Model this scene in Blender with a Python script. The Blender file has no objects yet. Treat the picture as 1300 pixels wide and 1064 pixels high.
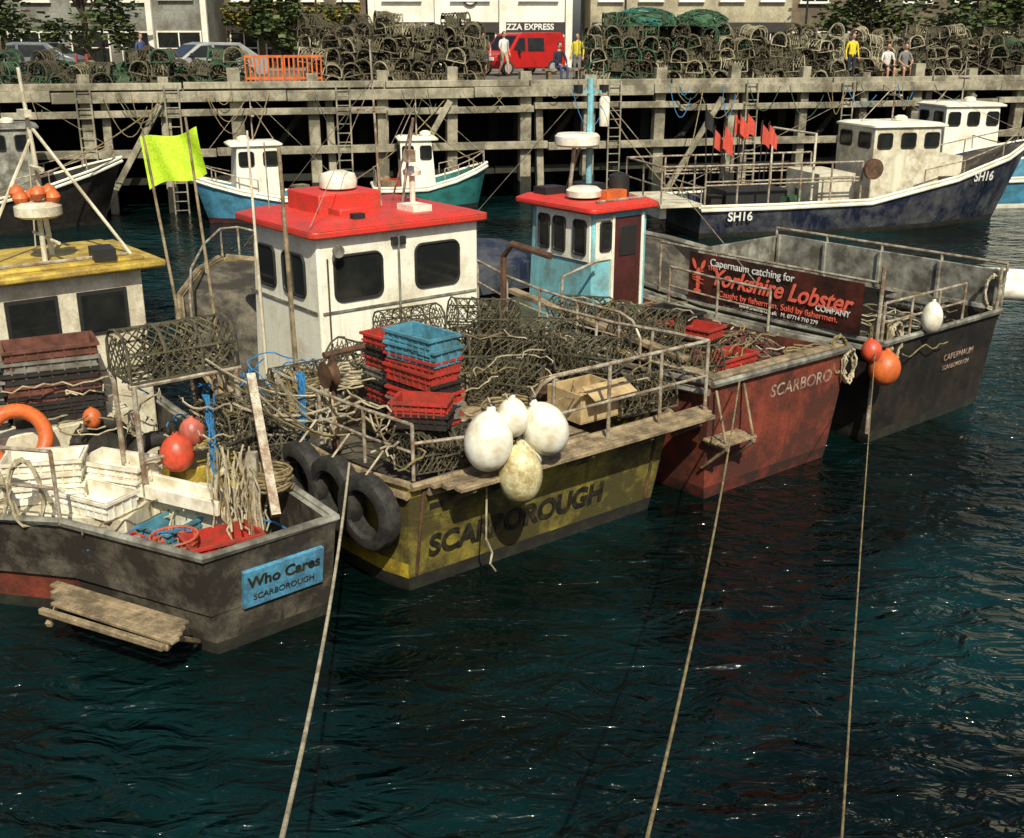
import bpy, bmesh, math, random
from mathutils import Vector, Matrix
R=random.Random(11)
scene=bpy.context.scene
scene.view_settings.view_transform='Standard'
scene.view_settings.look='None'
scene.view_settings.exposure=0
def rad(a): return math.radians(a)
# ------------------------------------------------------------------ materials
def M(name,col,rough=.55,dirt=None,amt=.45,scale=2.5,bump=.15,bscale=40,metal=0,streak=0.0,spec=.5,dscale=None,fine=.25):
    m=bpy.data.materials.new(name); m.use_nodes=True
    n=m.node_tree.nodes; l=m.node_tree.links
    b=n['Principled BSDF']; b.inputs['Roughness'].default_value=rough; b.inputs['Metallic'].default_value=metal
    b.inputs['Specular IOR Level'].default_value=spec
    tc=n.new('ShaderNodeTexCoord')
    if dirt is None: dirt=(col[0]*.3+.012,col[1]*.26+.008,col[2]*.22+.004)
    n1=n.new('ShaderNodeTexNoise'); n1.inputs['Scale'].default_value=scale; n1.inputs['Detail'].default_value=7; n1.inputs['Roughness'].default_value=.7
    l.new(tc.outputs['Object'],n1.inputs['Vector'])
    r1=n.new('ShaderNodeValToRGB'); 
    c0=.62-amt*.35
    r1.color_ramp.elements[0].position=c0-.07; r1.color_ramp.elements[1].position=c0+.13
    r1.color_ramp.elements[0].color=(0,0,0,1); r1.color_ramp.elements[1].color=(1,1,1,1)
    l.new(n1.outputs['Fac'],r1.inputs['Fac'])
    fac=r1.outputs['Color']
    if streak>0:
        mp=n.new('ShaderNodeMapping'); mp.inputs['Scale'].default_value=(9,9,.7); l.new(tc.outputs['Object'],mp.inputs['Vector'])
        n2=n.new('ShaderNodeTexNoise'); n2.inputs['Scale'].default_value=1.0; n2.inputs['Detail'].default_value=4; l.new(mp.outputs[0],n2.inputs['Vector'])
        r2=n.new('ShaderNodeValToRGB'); r2.color_ramp.elements[0].position=.5; r2.color_ramp.elements[1].position=.72
        r2.color_ramp.elements[1].color=(streak,streak,streak,1); l.new(n2.outputs['Fac'],r2.inputs['Fac'])
        mx0=n.new('ShaderNodeMath'); mx0.operation='MAXIMUM'; l.new(fac,mx0.inputs[0]); l.new(r2.outputs['Color'],mx0.inputs[1]); fac=mx0.outputs[0]
    mul=n.new('ShaderNodeMath'); mul.operation='MULTIPLY'; mul.inputs[1].default_value=min(1,amt+.35); l.new(fac,mul.inputs[0])
    mx=n.new('ShaderNodeMix'); mx.data_type='RGBA'; mx.inputs[6].default_value=(*col,1); mx.inputs[7].default_value=(*dirt,1)
    l.new(mul.outputs[0],mx.inputs[0])
    n3=n.new('ShaderNodeTexNoise'); n3.inputs['Scale'].default_value=bscale; n3.inputs['Detail'].default_value=3; l.new(tc.outputs['Object'],n3.inputs['Vector'])
    mr=n.new('ShaderNodeMapRange'); mr.inputs[1].default_value=.3; mr.inputs[2].default_value=.7; mr.inputs[3].default_value=1-fine; mr.inputs[4].default_value=1+fine*.5
    l.new(n3.outputs['Fac'],mr.inputs[0])
    mm=n.new('ShaderNodeMix'); mm.data_type='RGBA'; mm.blend_type='MULTIPLY'; mm.inputs[0].default_value=1
    l.new(mx.outputs[2],mm.inputs[6]); l.new(mr.outputs[0],mm.inputs[7]); l.new(mm.outputs[2],b.inputs['Base Color'])
    bp=n.new('ShaderNodeBump'); bp.inputs['Strength'].default_value=bump; bp.inputs['Distance'].default_value=.02
    l.new(n3.outputs['Fac'],bp.inputs['Height']); l.new(bp.outputs[0],b.inputs['Normal'])
    return m
white=M('white_paint',(.88,.87,.74),.5,(.42,.31,.16),.20,1.6,streak=.5,fine=.12)
cream=M('cream_paint',(.74,.70,.54),.55,(.26,.19,.10),.34,2.2,streak=.6,fine=.15)
greyp=M('grey_paint',(.36,.36,.30),.6,(.07,.06,.045),.52,streak=.7)
redroof=M('red_roof_paint',(.70,.045,.03),.42,(.28,.07,.04),.32,3,streak=.2)
yroof=M('yellow_roof_paint',(.62,.46,.07),.5,(.25,.15,.04),.48,3)
yhull=M('yellow_hull_paint',(.34,.28,.045),.55,(.06,.05,.022),.58,1.5,streak=.9)
yband=M('bright_yellow_paint',(.66,.49,.04),.5,(.16,.11,.03),.46,2.0,streak=.85)
redhull=M('red_hull_paint',(.30,.062,.035),.55,(.075,.03,.022),.58,1.8,streak=.9)
blackhull=M('black_hull_paint',(.016,.015,.014),.45,(.05,.037,.027),.36,2,streak=.6)
bluehull=M('dark_blue_hull_paint',(.010,.014,.036),.4,(.16,.16,.15),.30,1.2,streak=.55)
skyblue=M('sky_blue_paint',(.22,.56,.64),.5,(.15,.16,.12),.35,2.5,streak=.6)
blueh=M('blue_hull_paint',(.08,.30,.46),.45,None,.35,2,streak=.5)
teal=M('teal_hull_paint',(.03,.20,.19),.45,None,.35,2)
antif=M('antifouling_weedy',(.03,.035,.018),.8,(.012,.01,.008),.6,4)
antired=M('antifouling_red',(.16,.025,.018),.7,(.02,.015,.01),.55,3,streak=.6)
deckm=M('deck_dirty',(.16,.14,.10),.75,(.03,.025,.018),.6,2.2)
greend=M('deck_green',(.07,.11,.06),.75,(.03,.025,.018),.6,2.2)
wood=M('weathered_wood',(.38,.29,.17),.8,(.08,.06,.035),.46,4,bump=.4,streak=.5)
wood2=M('grey_timber',(.42,.385,.28),.85,(.08,.07,.045),.46,1.2,bump=.5,streak=.8)
woodd=M('dark_timber',(.03,.028,.018),.8,(.010,.012,.007),.5,2,bump=.5)  # near-black timber for pile feet, back piles, cross beams and planter
steel=M('galvanised_rail',(.50,.47,.37),.5,(.17,.08,.03),.46,7,metal=.2)
rusty=M('rusty_steel',(.16,.08,.04),.75,(.04,.022,.015),.5,5)
glass=M('window_glass',(.012,.014,.014),.08,(.03,.03,.026),.3,2,bump=.0,fine=0)
rubber=M('tyre_rubber',(.012,.012,.011),.75,(.06,.055,.045),.35,6)
black=M('black_fittings',(.02,.02,.02),.55,None,.3)
rope=M('pale_rope',(.58,.51,.35),.9,(.2,.16,.09),.4,8,bump=.5,bscale=120)
roped=M('tan_rope',(.32,.25,.12),.9,(.08,.06,.03),.4,8,bump=.5,bscale=120)
ropeb=M('blue_rope',(.03,.22,.50),.8,None,.3,8)
net=M('creel_netting',(.14,.125,.065),.9,(.03,.025,.015),.5,7)
netb=M('creel_netting_black',(.03,.027,.02),.9,(.14,.12,.07),.45,7)
netg=M('green_netting',(.05,.15,.075),.9,(.03,.04,.02),.5,3)
redpl=M('red_plastic',(.52,.04,.03),.45,(.18,.05,.03),.42,5)
bluepl=M('blue_plastic',(.10,.34,.46),.45,(.06,.12,.14),.46,5)
greypl=M('grey_plastic',(.26,.255,.22),.5,None,.45,5)
blackpl=M('black_plastic',(.03,.028,.026),.5,None,.4,5)
whitepl=M('white_plastic',(.88,.86,.74),.4,(.45,.35,.19),.32,5,fine=.12)
yelpl=M('yellowed_plastic',(.74,.68,.40),.45,(.30,.22,.08),.48,6)
orange=M('orange_plastic',(.74,.16,.035),.45,(.35,.09,.03),.38,5)
redbu=M('red_buoy',(.72,.09,.04),.4,(.3,.06,.03),.38,5)
flagm=M('lime_flag_cloth',(.56,.82,.03),.7,(.38,.62,.02),.3,4)
redfl=M('red_flag_cloth',(.65,.09,.055),.7,None,.2,4)
card=M('cardboard',(.54,.40,.2),.8,None,.3,5)
stone=M('quay_stone',(.26,.235,.19),.85,(.08,.07,.05),.5,.5,bump=.4,bscale=8)
stoned=M('shaded_quay_wall',(.014,.014,.010),.9,(.006,.008,.004),.5,.5,bump=.4,bscale=8)  # near-black: shade of the void under the pier put into the colour
wallw=M('white_render_wall',(.84,.82,.72),.7,(.45,.41,.31),.3,.4,bscale=10,fine=.1)
wallb=M('brown_brick_wall',(.22,.16,.10),.8,(.08,.07,.05),.5,.8,bscale=14)
walls=M('sandstone_wall',(.46,.42,.29),.8,(.2,.17,.11),.45,.5,bscale=10)
wallg=M('grey_wall',(.28,.29,.26),.8,None,.5,.5,bscale=10)
slate=M('slate_roof',(.07,.075,.08),.7,None,.4,1)
signd=M('dark_sign_panel',(.035,.03,.028),.5,None,.3,3)
signr=M('maroon_sign_panel',(.024,.012,.009),.4,(.13,.03,.02),.36,2.2)
signb=M('blue_sign_panel',(.10,.36,.56),.5,(.06,.14,.22),.46,6)
redlet=M('coral_lettering',(.88,.16,.10),.5,None,.1,5)
whlet=M('white_lettering',(.8,.8,.74),.5,None,.15,5)
fadelet=M('faded_lettering',(.52,.45,.36),.6,(.18,.07,.05),.52,7)
bklet=M('black_lettering',(.010,.010,.008),.6,(.08,.06,.02),.30,8)
cpr=M('car_red',(.45,.015,.012),.25,None,.15,2,bump=0)
cps=M('car_silver',(.45,.47,.46),.25,None,.15,2,bump=0,metal=.3)
cpg=M('car_grey',(.16,.18,.2),.25,None,.15,2,bump=0)
skin=M('skin',(.50,.28,.19),.55,(.42,.2,.13),.2,20,bump=.05)
hair=M('hair',(.05,.03,.02),.7,None,.2,30)
cloth={k:M('cloth_'+k,c,.85,None,.25,14,bump=.3) for k,c in dict(yellow=(.75,.62,.03),blue=(.05,.08,.2),white=(.7,.7,.66),navy=(.02,.025,.05),pink=(.6,.2,.2),grey=(.2,.2,.2),red=(.5,.05,.04),beige=(.45,.38,.26)).items()}
bark=M('bark',(.10,.075,.05),.9,None,.4,6,bump=.5)
leaf=M('leaf_green',(.06,.095,.022),.7,(.025,.045,.012),.5,.9)
leaf2=M('leaf_yellow_green',(.12,.135,.03),.7,(.05,.08,.02),.5,.9)
# ------------------------------------------------------------------ mesh builder
PARTS=[]
class Frame:
    def __init__(s,loc=(0,0,0),rz=0): s.m=Matrix.Translation(loc)@Matrix.Rotation(rad(rz),4,'Z')
class Group(Frame):
    def __init__(s,name,loc=(0,0,0),rz=0,world=False):
        Frame.__init__(s,loc,rz)
        s.e=bpy.data.objects.new(name,None); s.e.empty_display_size=.3; s.e.matrix_world=s.m; scene.collection.objects.link(s.e)
        s.pre=s.m.inverted() if world else None; s.d={}
    def part(s,name,mat,**k):
        if name not in s.d:
            p=Part(name,mat,parent=s,**k); s.d[name]=p
        return s.d[name]
class Part:
    def __init__(s,name,mat,parent=None,frame=None,bevel=0,smooth=True,ang=38,wire=0):
        s.name=name; s.mats=mat if isinstance(mat,(list,tuple)) else [mat]; s.parent=parent; s.frame=frame
        s.bevel=bevel; s.smooth=smooth; s.ang=ang; s.wire=wire; s.v=[]; s.f=[]; s.mi=[]; PARTS.append(s)
    def add(s,vs,fs,mi=0):
        o=len(s.v); s.v+= [tuple(v) for v in vs]; s.f+=[tuple(i+o for i in f) for f in fs]; s.mi+=[mi]*len(fs)
    def box(s,c,d,rz=0,rx=0,ry=0,mi=0):
        m=Matrix.Translation(c)@Matrix.Rotation(rad(rz),4,'Z')@Matrix.Rotation(rad(ry),4,'Y')@Matrix.Rotation(rad(rx),4,'X')
        vs=[m@Vector((x*d[0]/2,y*d[1]/2,z*d[2]/2)) for x in(-1,1) for y in(-1,1) for z in(-1,1)]
        s.add(vs,[(0,1,3,2),(4,6,7,5),(0,4,5,1),(2,3,7,6),(0,2,6,4),(1,5,7,3)],mi)
    def beam(s,a,b,w,h,mi=0):
        a=Vector(a);b=Vector(b);d=(b-a);L=d.length;d.normalize()
        up=Vector((0,0,1)) if abs(d.z)<.95 else Vector((1,0,0))
        sx=d.cross(up).normalized(); uz=sx.cross(d)
        vs=[p+sx*(i*w/2)+uz*(j*h/2) for p in(a,b) for i,j in((-1,-1),(1,-1),(1,1),(-1,1))]
        s.add(vs,[(0,1,2,3),(7,6,5,4),(0,4,5,1),(1,5,6,2),(2,6,7,3),(3,7,4,0)],mi)
    def tube(s,pts,r,n=6,closed=False,mi=0,r2=None,cap=True):
        pts=[Vector(p) for p in pts]; N=len(pts); vs=[];fs=[]
        prev=None
        for i,p in enumerate(pts):
            if closed: t=pts[(i+1)%N]-pts[i-1]
            else: t=pts[min(i+1,N-1)]-pts[max(i-1,0)]
            if t.length<1e-9: t=Vector((0,0,1))
            t.normalize()
            if prev is None: u=t.orthogonal().normalized()
            else:
                u=prev-t*prev.dot(t)
                u=u.normalized() if u.length>1e-6 else t.orthogonal().normalized()
            prev=u; w=t.cross(u)
            rr=r if r2 is None else r+(r2-r)*i/(N-1)
            for k in range(n):
                a=2*math.pi*k/n; vs.append(p+(u*math.cos(a)+w*math.sin(a))*rr)
        for i in range(N if closed else N-1):
            for k in range(n):
                a=i*n+k;b=i*n+(k+1)%n;c=((i+1)%N)*n+(k+1)%n;d=((i+1)%N)*n+k; fs.append((a,b,c,d))
        if not closed and cap: fs+=[tuple(range(n))[::-1],tuple((N-1)*n+k for k in range(n))]
        s.add(vs,fs,mi)
    def ring(s,c,Rr,r,ax='z',n=8,seg=20,mi=0,rz=0,m=None):
        P=[]
        for i in range(seg):
            a=2*math.pi*i/seg; x,y=math.cos(a)*Rr,math.sin(a)*Rr
            v={'z':Vector((x,y,0)),'x':Vector((0,x,y)),'y':Vector((x,0,y))}[ax]
            v=Matrix.Rotation(rad(rz),3,'Z')@v
            if m is not None: v=m@v
            P.append(Vector(c)+v)
        s.tube(P,r,n,True,mi)
    def lathe(s,prof,c=(0,0,0),n=16,mi=0,m=None,sx=1,sy=1):
        vs=[];fs=[]
        for r,z in prof:
            for k in range(n):
                a=2*math.pi*k/n; v=Vector((r*math.cos(a)*sx,r*math.sin(a)*sy,z))
                if m is not None: v=m@v
                vs.append(v+Vector(c))
        for i in range(len(prof)-1):
            for k in range(n): fs.append((i*n+k,i*n+(k+1)%n,(i+1)*n+(k+1)%n,(i+1)*n+k))
        fs+=[tuple(range(n))[::-1],tuple((len(prof)-1)*n+k for k in range(n))]
        s.add(vs,fs,mi)
    def prism(s,pts,z0,z1,mi=0):
        n=len(pts); s.add([(x,y,z0) for x,y in pts]+[(x,y,z1) for x,y in pts],
            [tuple(range(n))[::-1],tuple(range(n,2*n))]+[(i,(i+1)%n,n+(i+1)%n,n+i) for i in range(n)],mi)
    def finish(s):
        if not s.v: return
        me=bpy.data.meshes.new(s.name)
        vs=s.v
        if s.parent is not None and s.parent.pre is not None: vs=[tuple(s.parent.pre@Vector(v)) for v in vs]
        ob=bpy.data.objects.new(s.name,me); scene.collection.objects.link(ob)
        if s.parent is not None: ob.parent=s.parent.e
        elif s.frame is not None:
            c=sum((Vector(v) for v in vs),Vector())/len(vs); vs=[tuple(Vector(v)-c) for v in vs]
            ob.matrix_world=s.frame.m@Matrix.Translation(c)
        else:
            c=sum((Vector(v) for v in vs),Vector())/len(vs); vs=[tuple(Vector(v)-c) for v in vs]; ob.location=c
        me.from_pydata(vs,[],s.f)
        for m in s.mats: me.materials.append(m)
        me.polygons.foreach_set('material_index',s.mi)
        bm=bmesh.new(); bm.from_mesh(me); bmesh.ops.recalc_face_normals(bm,faces=bm.faces); bm.to_mesh(me); bm.free()
        if s.smooth:
            me.polygons.foreach_set('use_smooth',[True]*len(me.polygons))
            me.set_sharp_from_angle(angle=rad(s.ang))
        if s.bevel:
            b=ob.modifiers.new('bevel','BEVEL'); b.width=s.bevel; b.segments=2; b.limit_method='ANGLE'; b.angle_limit=rad(40)
        return ob
def solo(name,mat,frame=None,**k): return Part(name,mat,parent=None,frame=frame,**k)
def sag(a,b,s,n=14):
    a=Vector(a);b=Vector(b); return [a.lerp(b,i/n)-Vector((0,0,s*4*(i/n)*(1-i/n))) for i in range(n+1)]
AX={'aft':((0,-1,0),(0,0,1),(-1,0,0)),'port':((-1,0,0),(0,0,1),(0,1,0)),'star':((1,0,0),(0,0,1),(0,-1,0))}
def text(g,name,s,loc,face,size,mat,tilt=0,yaw=0,bold=.0,sx=1,rot=None,shear=0):
    cu=bpy.data.curves.new(name,'FONT'); cu.body=s; cu.size=size; cu.align_x='CENTER'; cu.align_y='CENTER'; cu.extrude=.003; cu.offset=bold; cu.shear=shear
    cu.materials.append(mat)
    ob=bpy.data.objects.new(name,cu); scene.collection.objects.link(ob)
    a,b,c=[Vector(v) for v in AX[face]]
    m=Matrix((a,b,c)).transposed().to_4x4()
    m=Matrix.Translation(loc)@m@Matrix.Rotation(rad(yaw),4,'Y')@Matrix.Rotation(rad(tilt),4,'X')@Matrix.Diagonal((sx,1,1,1))
    if rot is not None: m=Matrix.Translation(loc)@rot
    ob.parent=g.e
    ob.matrix_local=m if g.pre is None else g.pre@m
    return ob
# ------------------------------------------------------------------ boat pieces
def lerp(a,b,t): return a+(b-a)*t
def hull(g,st,deckz,top,bot,band,capm,deckmat,yc=0,thick=.07,fore=None,wl=.16,lowband=False):
    lev=[]
    for (x,hb,hw,zg,xw) in st:
        P=[(x,hb,zg)]
        for z,t in ((zg-.14,.03),(zg*.5+.05,.35),(wl,.78),(-.02,1.0)):
            if lowband and z==zg*.5+.05: z=.34;t=.6
            P.append((lerp(x,xw,min(1,(zg-z)/zg)),lerp(hb,hw,t),z))
        P.append((xw,hw*.8,-.45)); P.append((xw,0.0,-.9)); lev.append(P)
    p=g.part('hull',[top,bot,band,capm,deckmat],ang=50)
    K=7; vs=[];
    for P in lev:
        for sg in(1,-1):
            for (x,y,z) in P: vs.append((x,yc+sg*y,z))
    def id(i,sd,k): return i*2*K+sd*K+k
    rows={0:2,1:0,2:(2 if lowband else 0),3:1,4:1,5:1}
    for k in range(6):
        F=[]
        for i in range(len(st)-1):
            F.append((id(i,0,k),id(i,0,k+1),id(i+1,0,k+1),id(i+1,0,k)))
            F.append((id(i,1,k+1),id(i,1,k),id(i+1,1,k),id(i+1,1,k+1)))
        for i in (0,len(st)-1): F.append((id(i,0,k),id(i,1,k),id(i,1,k+1),id(i,0,k+1)))
        if k==0: o=len(p.v); p.v+=vs
        p.f+=[tuple(a+o for a in f) for f in F]; p.mi+=[rows[k]]*len(F)
        if lowband and k==2: p.mi[-2]=0
    inn=[]
    for j,(x,hb,hw,zg,xw) in enumerate(st):
        dz=deckz if (fore is None or j<fore) else zg-.03
        t=min(1,(zg-dz)/zg); xx=x+(thick if j==0 else (-thick if j==len(st)-1 else 0))
        yi=max(.01,hb-thick); yd=max(.008,lerp(hb,hw,t*.8)-thick)
        inn.append([(xx,yi,zg),(xx,yd,dz)])
    F=[];Fd=[];V=[];Fc=[]
    for j in range(len(st)):
        x,hb,hw,zg,xw=st[j]
        V+=[(x,yc+hb,zg),(inn[j][0][0],yc+inn[j][0][1],zg),(inn[j][1][0],yc+inn[j][1][1],inn[j][1][2]),
            (x,yc-hb,zg),(inn[j][0][0],yc-inn[j][0][1],zg),(inn[j][1][0],yc-inn[j][1][1],inn[j][1][2])]
    for j in range(len(st)-1):
        a=j*6;b=a+6
        Fc+=[(a,a+1,b+1,b),(a+3,b+3,b+4,a+4)]; F+=[(a+1,a+2,b+2,b+1),(a+4,b+4,b+5,a+5)]; Fd+=[(a+2,a+5,b+5,b+2)]
    Fc+=[(0,3,4,1)]; F+=[(1,4,5,2)]
    p.add(V,F,0); 
    o=len(p.v)-len(V)
    p.f+=[tuple(i+o for i in f) for f in Fc]; p.mi+=[3]*len(Fc)
    p.f+=[tuple(i+o for i in f) for f in Fd]; p.mi+=[4]*len(Fd)
    r=g.part('rubbing_strake',capm)
    for sg in(1,-1):
        r.tube([(x,yc+sg*(hb+.03),zg-.1) for x,hb,hw,zg,xw in st],.045,6)
        r.tube([(x-.0,yc+sg*hb,zg+.015) for x,hb,hw,zg,xw in st],.04,6)
    x,hb,hw,zg,xw=st[0]; r.tube([(x-.03,yc+hb,zg),(x-.03,yc-hb,zg)],.045,6)
def rrect(w,h,r,n=4):
    P=[]
    for cx,cy,a0 in((w/2-r,h/2-r,0),(-w/2+r,h/2-r,90),(-w/2+r,-h/2+r,180),(w/2-r,-h/2+r,270)):
        for i in range(n+1):
            a=rad(a0+90*i/n); P.append((cx+r*math.cos(a),cy+r*math.sin(a)))
    return P
def window(g,face,u,plane,z,w,h,fr=black):
    pg=g.part('window_glass',glass,smooth=False); pf=g.part('window_frames',fr)
    a,b,c=[Vector(v) for v in AX[face]]
    if face=='aft': o=Vector((plane,u,z))
    else: o=Vector((u,plane,z))
    P=[o+c*.012+a*x+b*y for x,y in rrect(w,h,min(w,h)*.18)]
    pg.add(P,[tuple(range(len(P)))])
    Q=[o+c*.012+a*x+b*y for x,y in rrect(w+.02,h+.02,min(w,h)*.19)]
    pf.tube(Q,.02,6,True)
def rail(p,base,h,r=.02,mid=True,every=1,top=True):
    B=[Vector(b) for b in base]; up=Vector((0,0,h))
    p.tube([b+up for b in B],r,8)
    if mid: p.tube([b+up*.5 for b in B],r*.8,8)
    for b in B[::every]: p.tube([b,b+up],r,8)
def crate(p,c,rz=0,d=(.8,.45,.2),mi=0,fill=None):
    L,W,H=d; c=Vector(c); m=Matrix.Rotation(rad(rz),3,'Z'); t=.015
    def bx(x,y,z,sx,sy,sz): p.box(c+m@Vector((x,y,z)),(sx,sy,sz),rz,mi=mi)
    bx(0,0,.01,L-.06,W-.06,.02)
    for sg in(1,-1):
        bx(0,sg*(W/2-.03),H/2,L-.06,t,H-.01); bx(sg*(L/2-.03),0,H/2,t,W-.06-2*t,H-.01)
        bx(0,sg*(W/2-.012),H-.02,L+.01,.034,.03); bx(sg*(L/2-.012),0,H-.02,.034,W-.06,.03)
        bx(0,sg*(W/2-.018),H*.5,L-.03,.02,.02)
        for k in range(-3,4): bx(k*L/7.5,sg*(W/2-.02),H*.45,.018,.022,H*.75)
        for k in(-1,0,1): bx(sg*(L/2-.02),k*W/4,H*.45,.022,.018,H*.75)
def crates(name,frame,c,n,mats,rz=0,d=(.8,.45,.2),step=.13,order=None):
    p=solo(name,mats,frame)
    for i in range(n):
        crate(p,(c[0]+R.uniform(-.02,.02),c[1]+R.uniform(-.02,.02),c[2]+i*step),rz+R.uniform(-3,3),d,mi=(order[i] if order else i%len(mats)))
def creel(p,c,rz=0,d=(.9,.55,.42),tilt=0,nn=9,r=.007,hr=.014,roll=0,mi_n=0,mi_f=0):
    L,W,H=d; m=Matrix.Translation(c)@Matrix.Rotation(rad(rz),4,'Z')@Matrix.Rotation(rad(tilt),4,'Y')@Matrix.Rotation(rad(roll),4,'X')
    def arc(t):
        if t<.25: return (W/2,H*.55*t/.25)
        if t>.75: return (-W/2,H*.55*(1-t)/.25)
        a=math.pi*(t-.25)/.5; return (W/2*math.cos(a),H*.55+H*.45*math.sin(a))
    def S(x,t): y,z=arc(t); return m@Vector((x,y,z))
    for x in (-L/2,-L/6,L/6,L/2): p.tube([S(x,i/10) for i in range(11)],hr,4,mi=mi_f)
    p.tube([m@Vector(v) for v in((-L/2,-W/2,0),(L/2,-W/2,0),(L/2,W/2,0),(-L/2,W/2,0))],hr,4,True,mi=mi_f)
    for t in(.25,.5,.75): p.tube([S(-L/2,t),S(L/2,t)],hr*.8,4,mi=mi_f)
    for i in range(3): p.tube([m@Vector((-L/2,W*(i-1)*.3,0)),m@Vector((L/2,W*(i-1)*.3,0))],hr,4,mi=mi_f)
    q=nn
    for s in(1,-1):
        for i in range(-q,q+1):
            P=[]
            for k in range(7):
                t=k/6; x=(i/q*L)+s*(t-.5)*L*.9
                if -L/2<=x<=L/2: P.append(S(x,t))
            if len(P)>1: p.tube(P,r,3,mi=mi_n,cap=False)
    for x in(-L/2,L/2):
        for s in(1,-1):
            for i in range(-4,5):
                P=[]
                for k in range(7):
                    z=k/6*H; y=i*W/5+s*(z-H/2)*.9
                    lim=W/2 if z<H*.55 else W/2*math.sqrt(max(0,1-((z-H*.55)/(H*.45))**2))
                    if abs(y)<=lim: P.append(m@Vector((x,y,z)))
                if len(P)>1: p.tube(P,r,3,mi=mi_n,cap=False)
    for k in range(5):
        P=[m@Vector((R.uniform(-.45,.45)*L,R.uniform(-.4,.4)*W,R.uniform(.05,.8)*H)) for _ in range(5)]
        p.tube(P,r*1.1,3,mi=mi_n)
def tyre(name,frame,c,Ro=.4,w=.2,rz=0,tilt=0):
    p=solo(name,rubber,frame); m=Matrix.Rotation(rad(rz),3,'Z')@Matrix.Rotation(rad(90+tilt),3,'X')
    Ri=Ro*.58; prof=[(Ri,-w*.35),(Ri+.03,-w*.48),(Ro*.86,-w*.5),(Ro*.97,-w*.4),(Ro,-w*.2),(Ro,w*.2),(Ro*.97,w*.4),(Ro*.86,w*.5),(Ri+.03,w*.48),(Ri,w*.35),(Ri+.05,w*.2),(Ri+.05,-w*.2)]
    n=64; vs=[];fs=[]
    for k in range(n):
        a=2*math.pi*k/n
        for j,(r,z) in enumerate(prof):
            rr=r*(1.0-(.022 if (k%2 and j in(3,4,5,6)) else 0)); vs.append(Vector(c)+m@Vector((rr*math.cos(a),rr*math.sin(a),z)))
    K=len(prof)
    for k in range(n):
        for j in range(K): fs.append((k*K+j,k*K+(j+1)%K,((k+1)%n)*K+(j+1)%K,((k+1)%n)*K+j))
    p.add(vs,fs)
def buoy(name,frame,c,r,mat,h=1.25,tilt=(0,0),mat2=None):
    p=solo(name,[mat,mat2 or black],frame); m=Matrix.Rotation(rad(tilt[0]),3,'X')@Matrix.Rotation(rad(tilt[1]),3,'Y')
    prof=[(.01,-r*h)]+[(r*math.sin(a)*(1 if a<1.57 else .80+.20*math.sin(a)),-r*h*math.cos(a)*(1.0 if a<1.57 else 1.08)) for a in [rad(x) for x in range(12,163,12)]]+[(r*.2,r*h*1.05),(r*.17,r*h*1.2),(.02,r*h*1.22)]
    p.lathe(prof,c,20,m=m)
    top=Vector(c)+m@Vector((0,0,r*h*1.2)); p.ring(top,r*.13,r*.05,'x',6,10,mi=1)
    return top
def coil(p,c,r,n=4,thick=.018,mi=0,vert=False,rz=0):
    P=[]
    for i in range(n*16):
        a=2*math.pi*i/16; rr=r*(1+R.uniform(-.08,.08)); 
        if vert: v=Matrix.Rotation(rad(rz),3,'Z')@Vector((rr*.6*math.cos(a),R.uniform(-.05,.05),rr*1.3*math.sin(a)))
        else: v=Vector((rr*math.cos(a),rr*math.sin(a),i*thick*.12+R.uniform(0,.02)))
        P.append(Vector(c)+v)
    p.tube(P,thick*.8,5,mi=mi)
def heap(name,frame,c,sx,sy,sz,mats,n=60,r=.012):
    p=solo(name,mats,frame)
    vs=[];fs=[];N=14;K=7
    for k in range(K):
        e=k/(K-1)*math.pi/2
        for i in range(N):
            a=2*math.pi*i/N; q=1+R.uniform(-.12,.12); vs.append((c[0]+sx*math.cos(e)*math.cos(a)*q,c[1]+sy*math.cos(e)*math.sin(a)*q,c[2]+sz*math.sin(e)*q))
    for k in range(K-1):
        for i in range(N): fs.append((k*N+i,k*N+(i+1)%N,(k+1)*N+(i+1)%N,(k+1)*N+i))
    p.add(vs,fs,0)
    for j in range(n):
        a=R.uniform(0,6.28);e=R.uniform(0,1.3);P=[]
        for t in range(9):
            a+=R.uniform(-.25,.45);e=min(1.5,max(0,e+R.uniform(-.25,.25))); q=1.06+R.uniform(0,.08)
            P.append((c[0]+sx*math.cos(e)*math.cos(a)*q,c[1]+sy*math.cos(e)*math.sin(a)*q,c[2]+sz*math.sin(e)*q))
        p.tube(P,r,4,mi=R.randrange(len(mats)))
def house(g,x0,x1,y0,y1,z0,z1,wall,roofm,over=.14,rt=.09,rake=.12,camber=.06):
    p=g.part('wheelhouse_walls',wall,bevel=.03)
    vs=[(x0,y0,z0),(x1,y0,z0),(x1,y1,z0),(x0,y1,z0),(x0,y0,z1),(x1-rake,y0,z1),(x1-rake,y1,z1),(x0,y1,z1)]
    p.add(vs,[(3,2,1,0),(4,5,6,7),(0,1,5,4),(1,2,6,5),(2,3,7,6),(3,0,4,7)])
    q=g.part('wheelhouse_roof',roofm,bevel=.02)
    cx,cy=(x0+x1)/2,(y0+y1)/2; P=[(cx+a,cy+b) for a,b in rrect(x1-x0+2*over,y1-y0+2*over,.12,3)]
    q.prism(P,z1+.005,z1+rt)
    P2=[(cx+a,cy+b) for a,b in rrect((x1-x0+2*over)*.86,(y1-y0+2*over)*.84,.1,3)]
    n=len(P); q.add([(x,y,z1+rt-.003) for x,y in P]+[(x,y,z1+rt+camber) for x,y in P2],[tuple(range(n,2*n))]+[(i,(i+1)%n,n+(i+1)%n,n+i) for i in range(n)])
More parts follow.
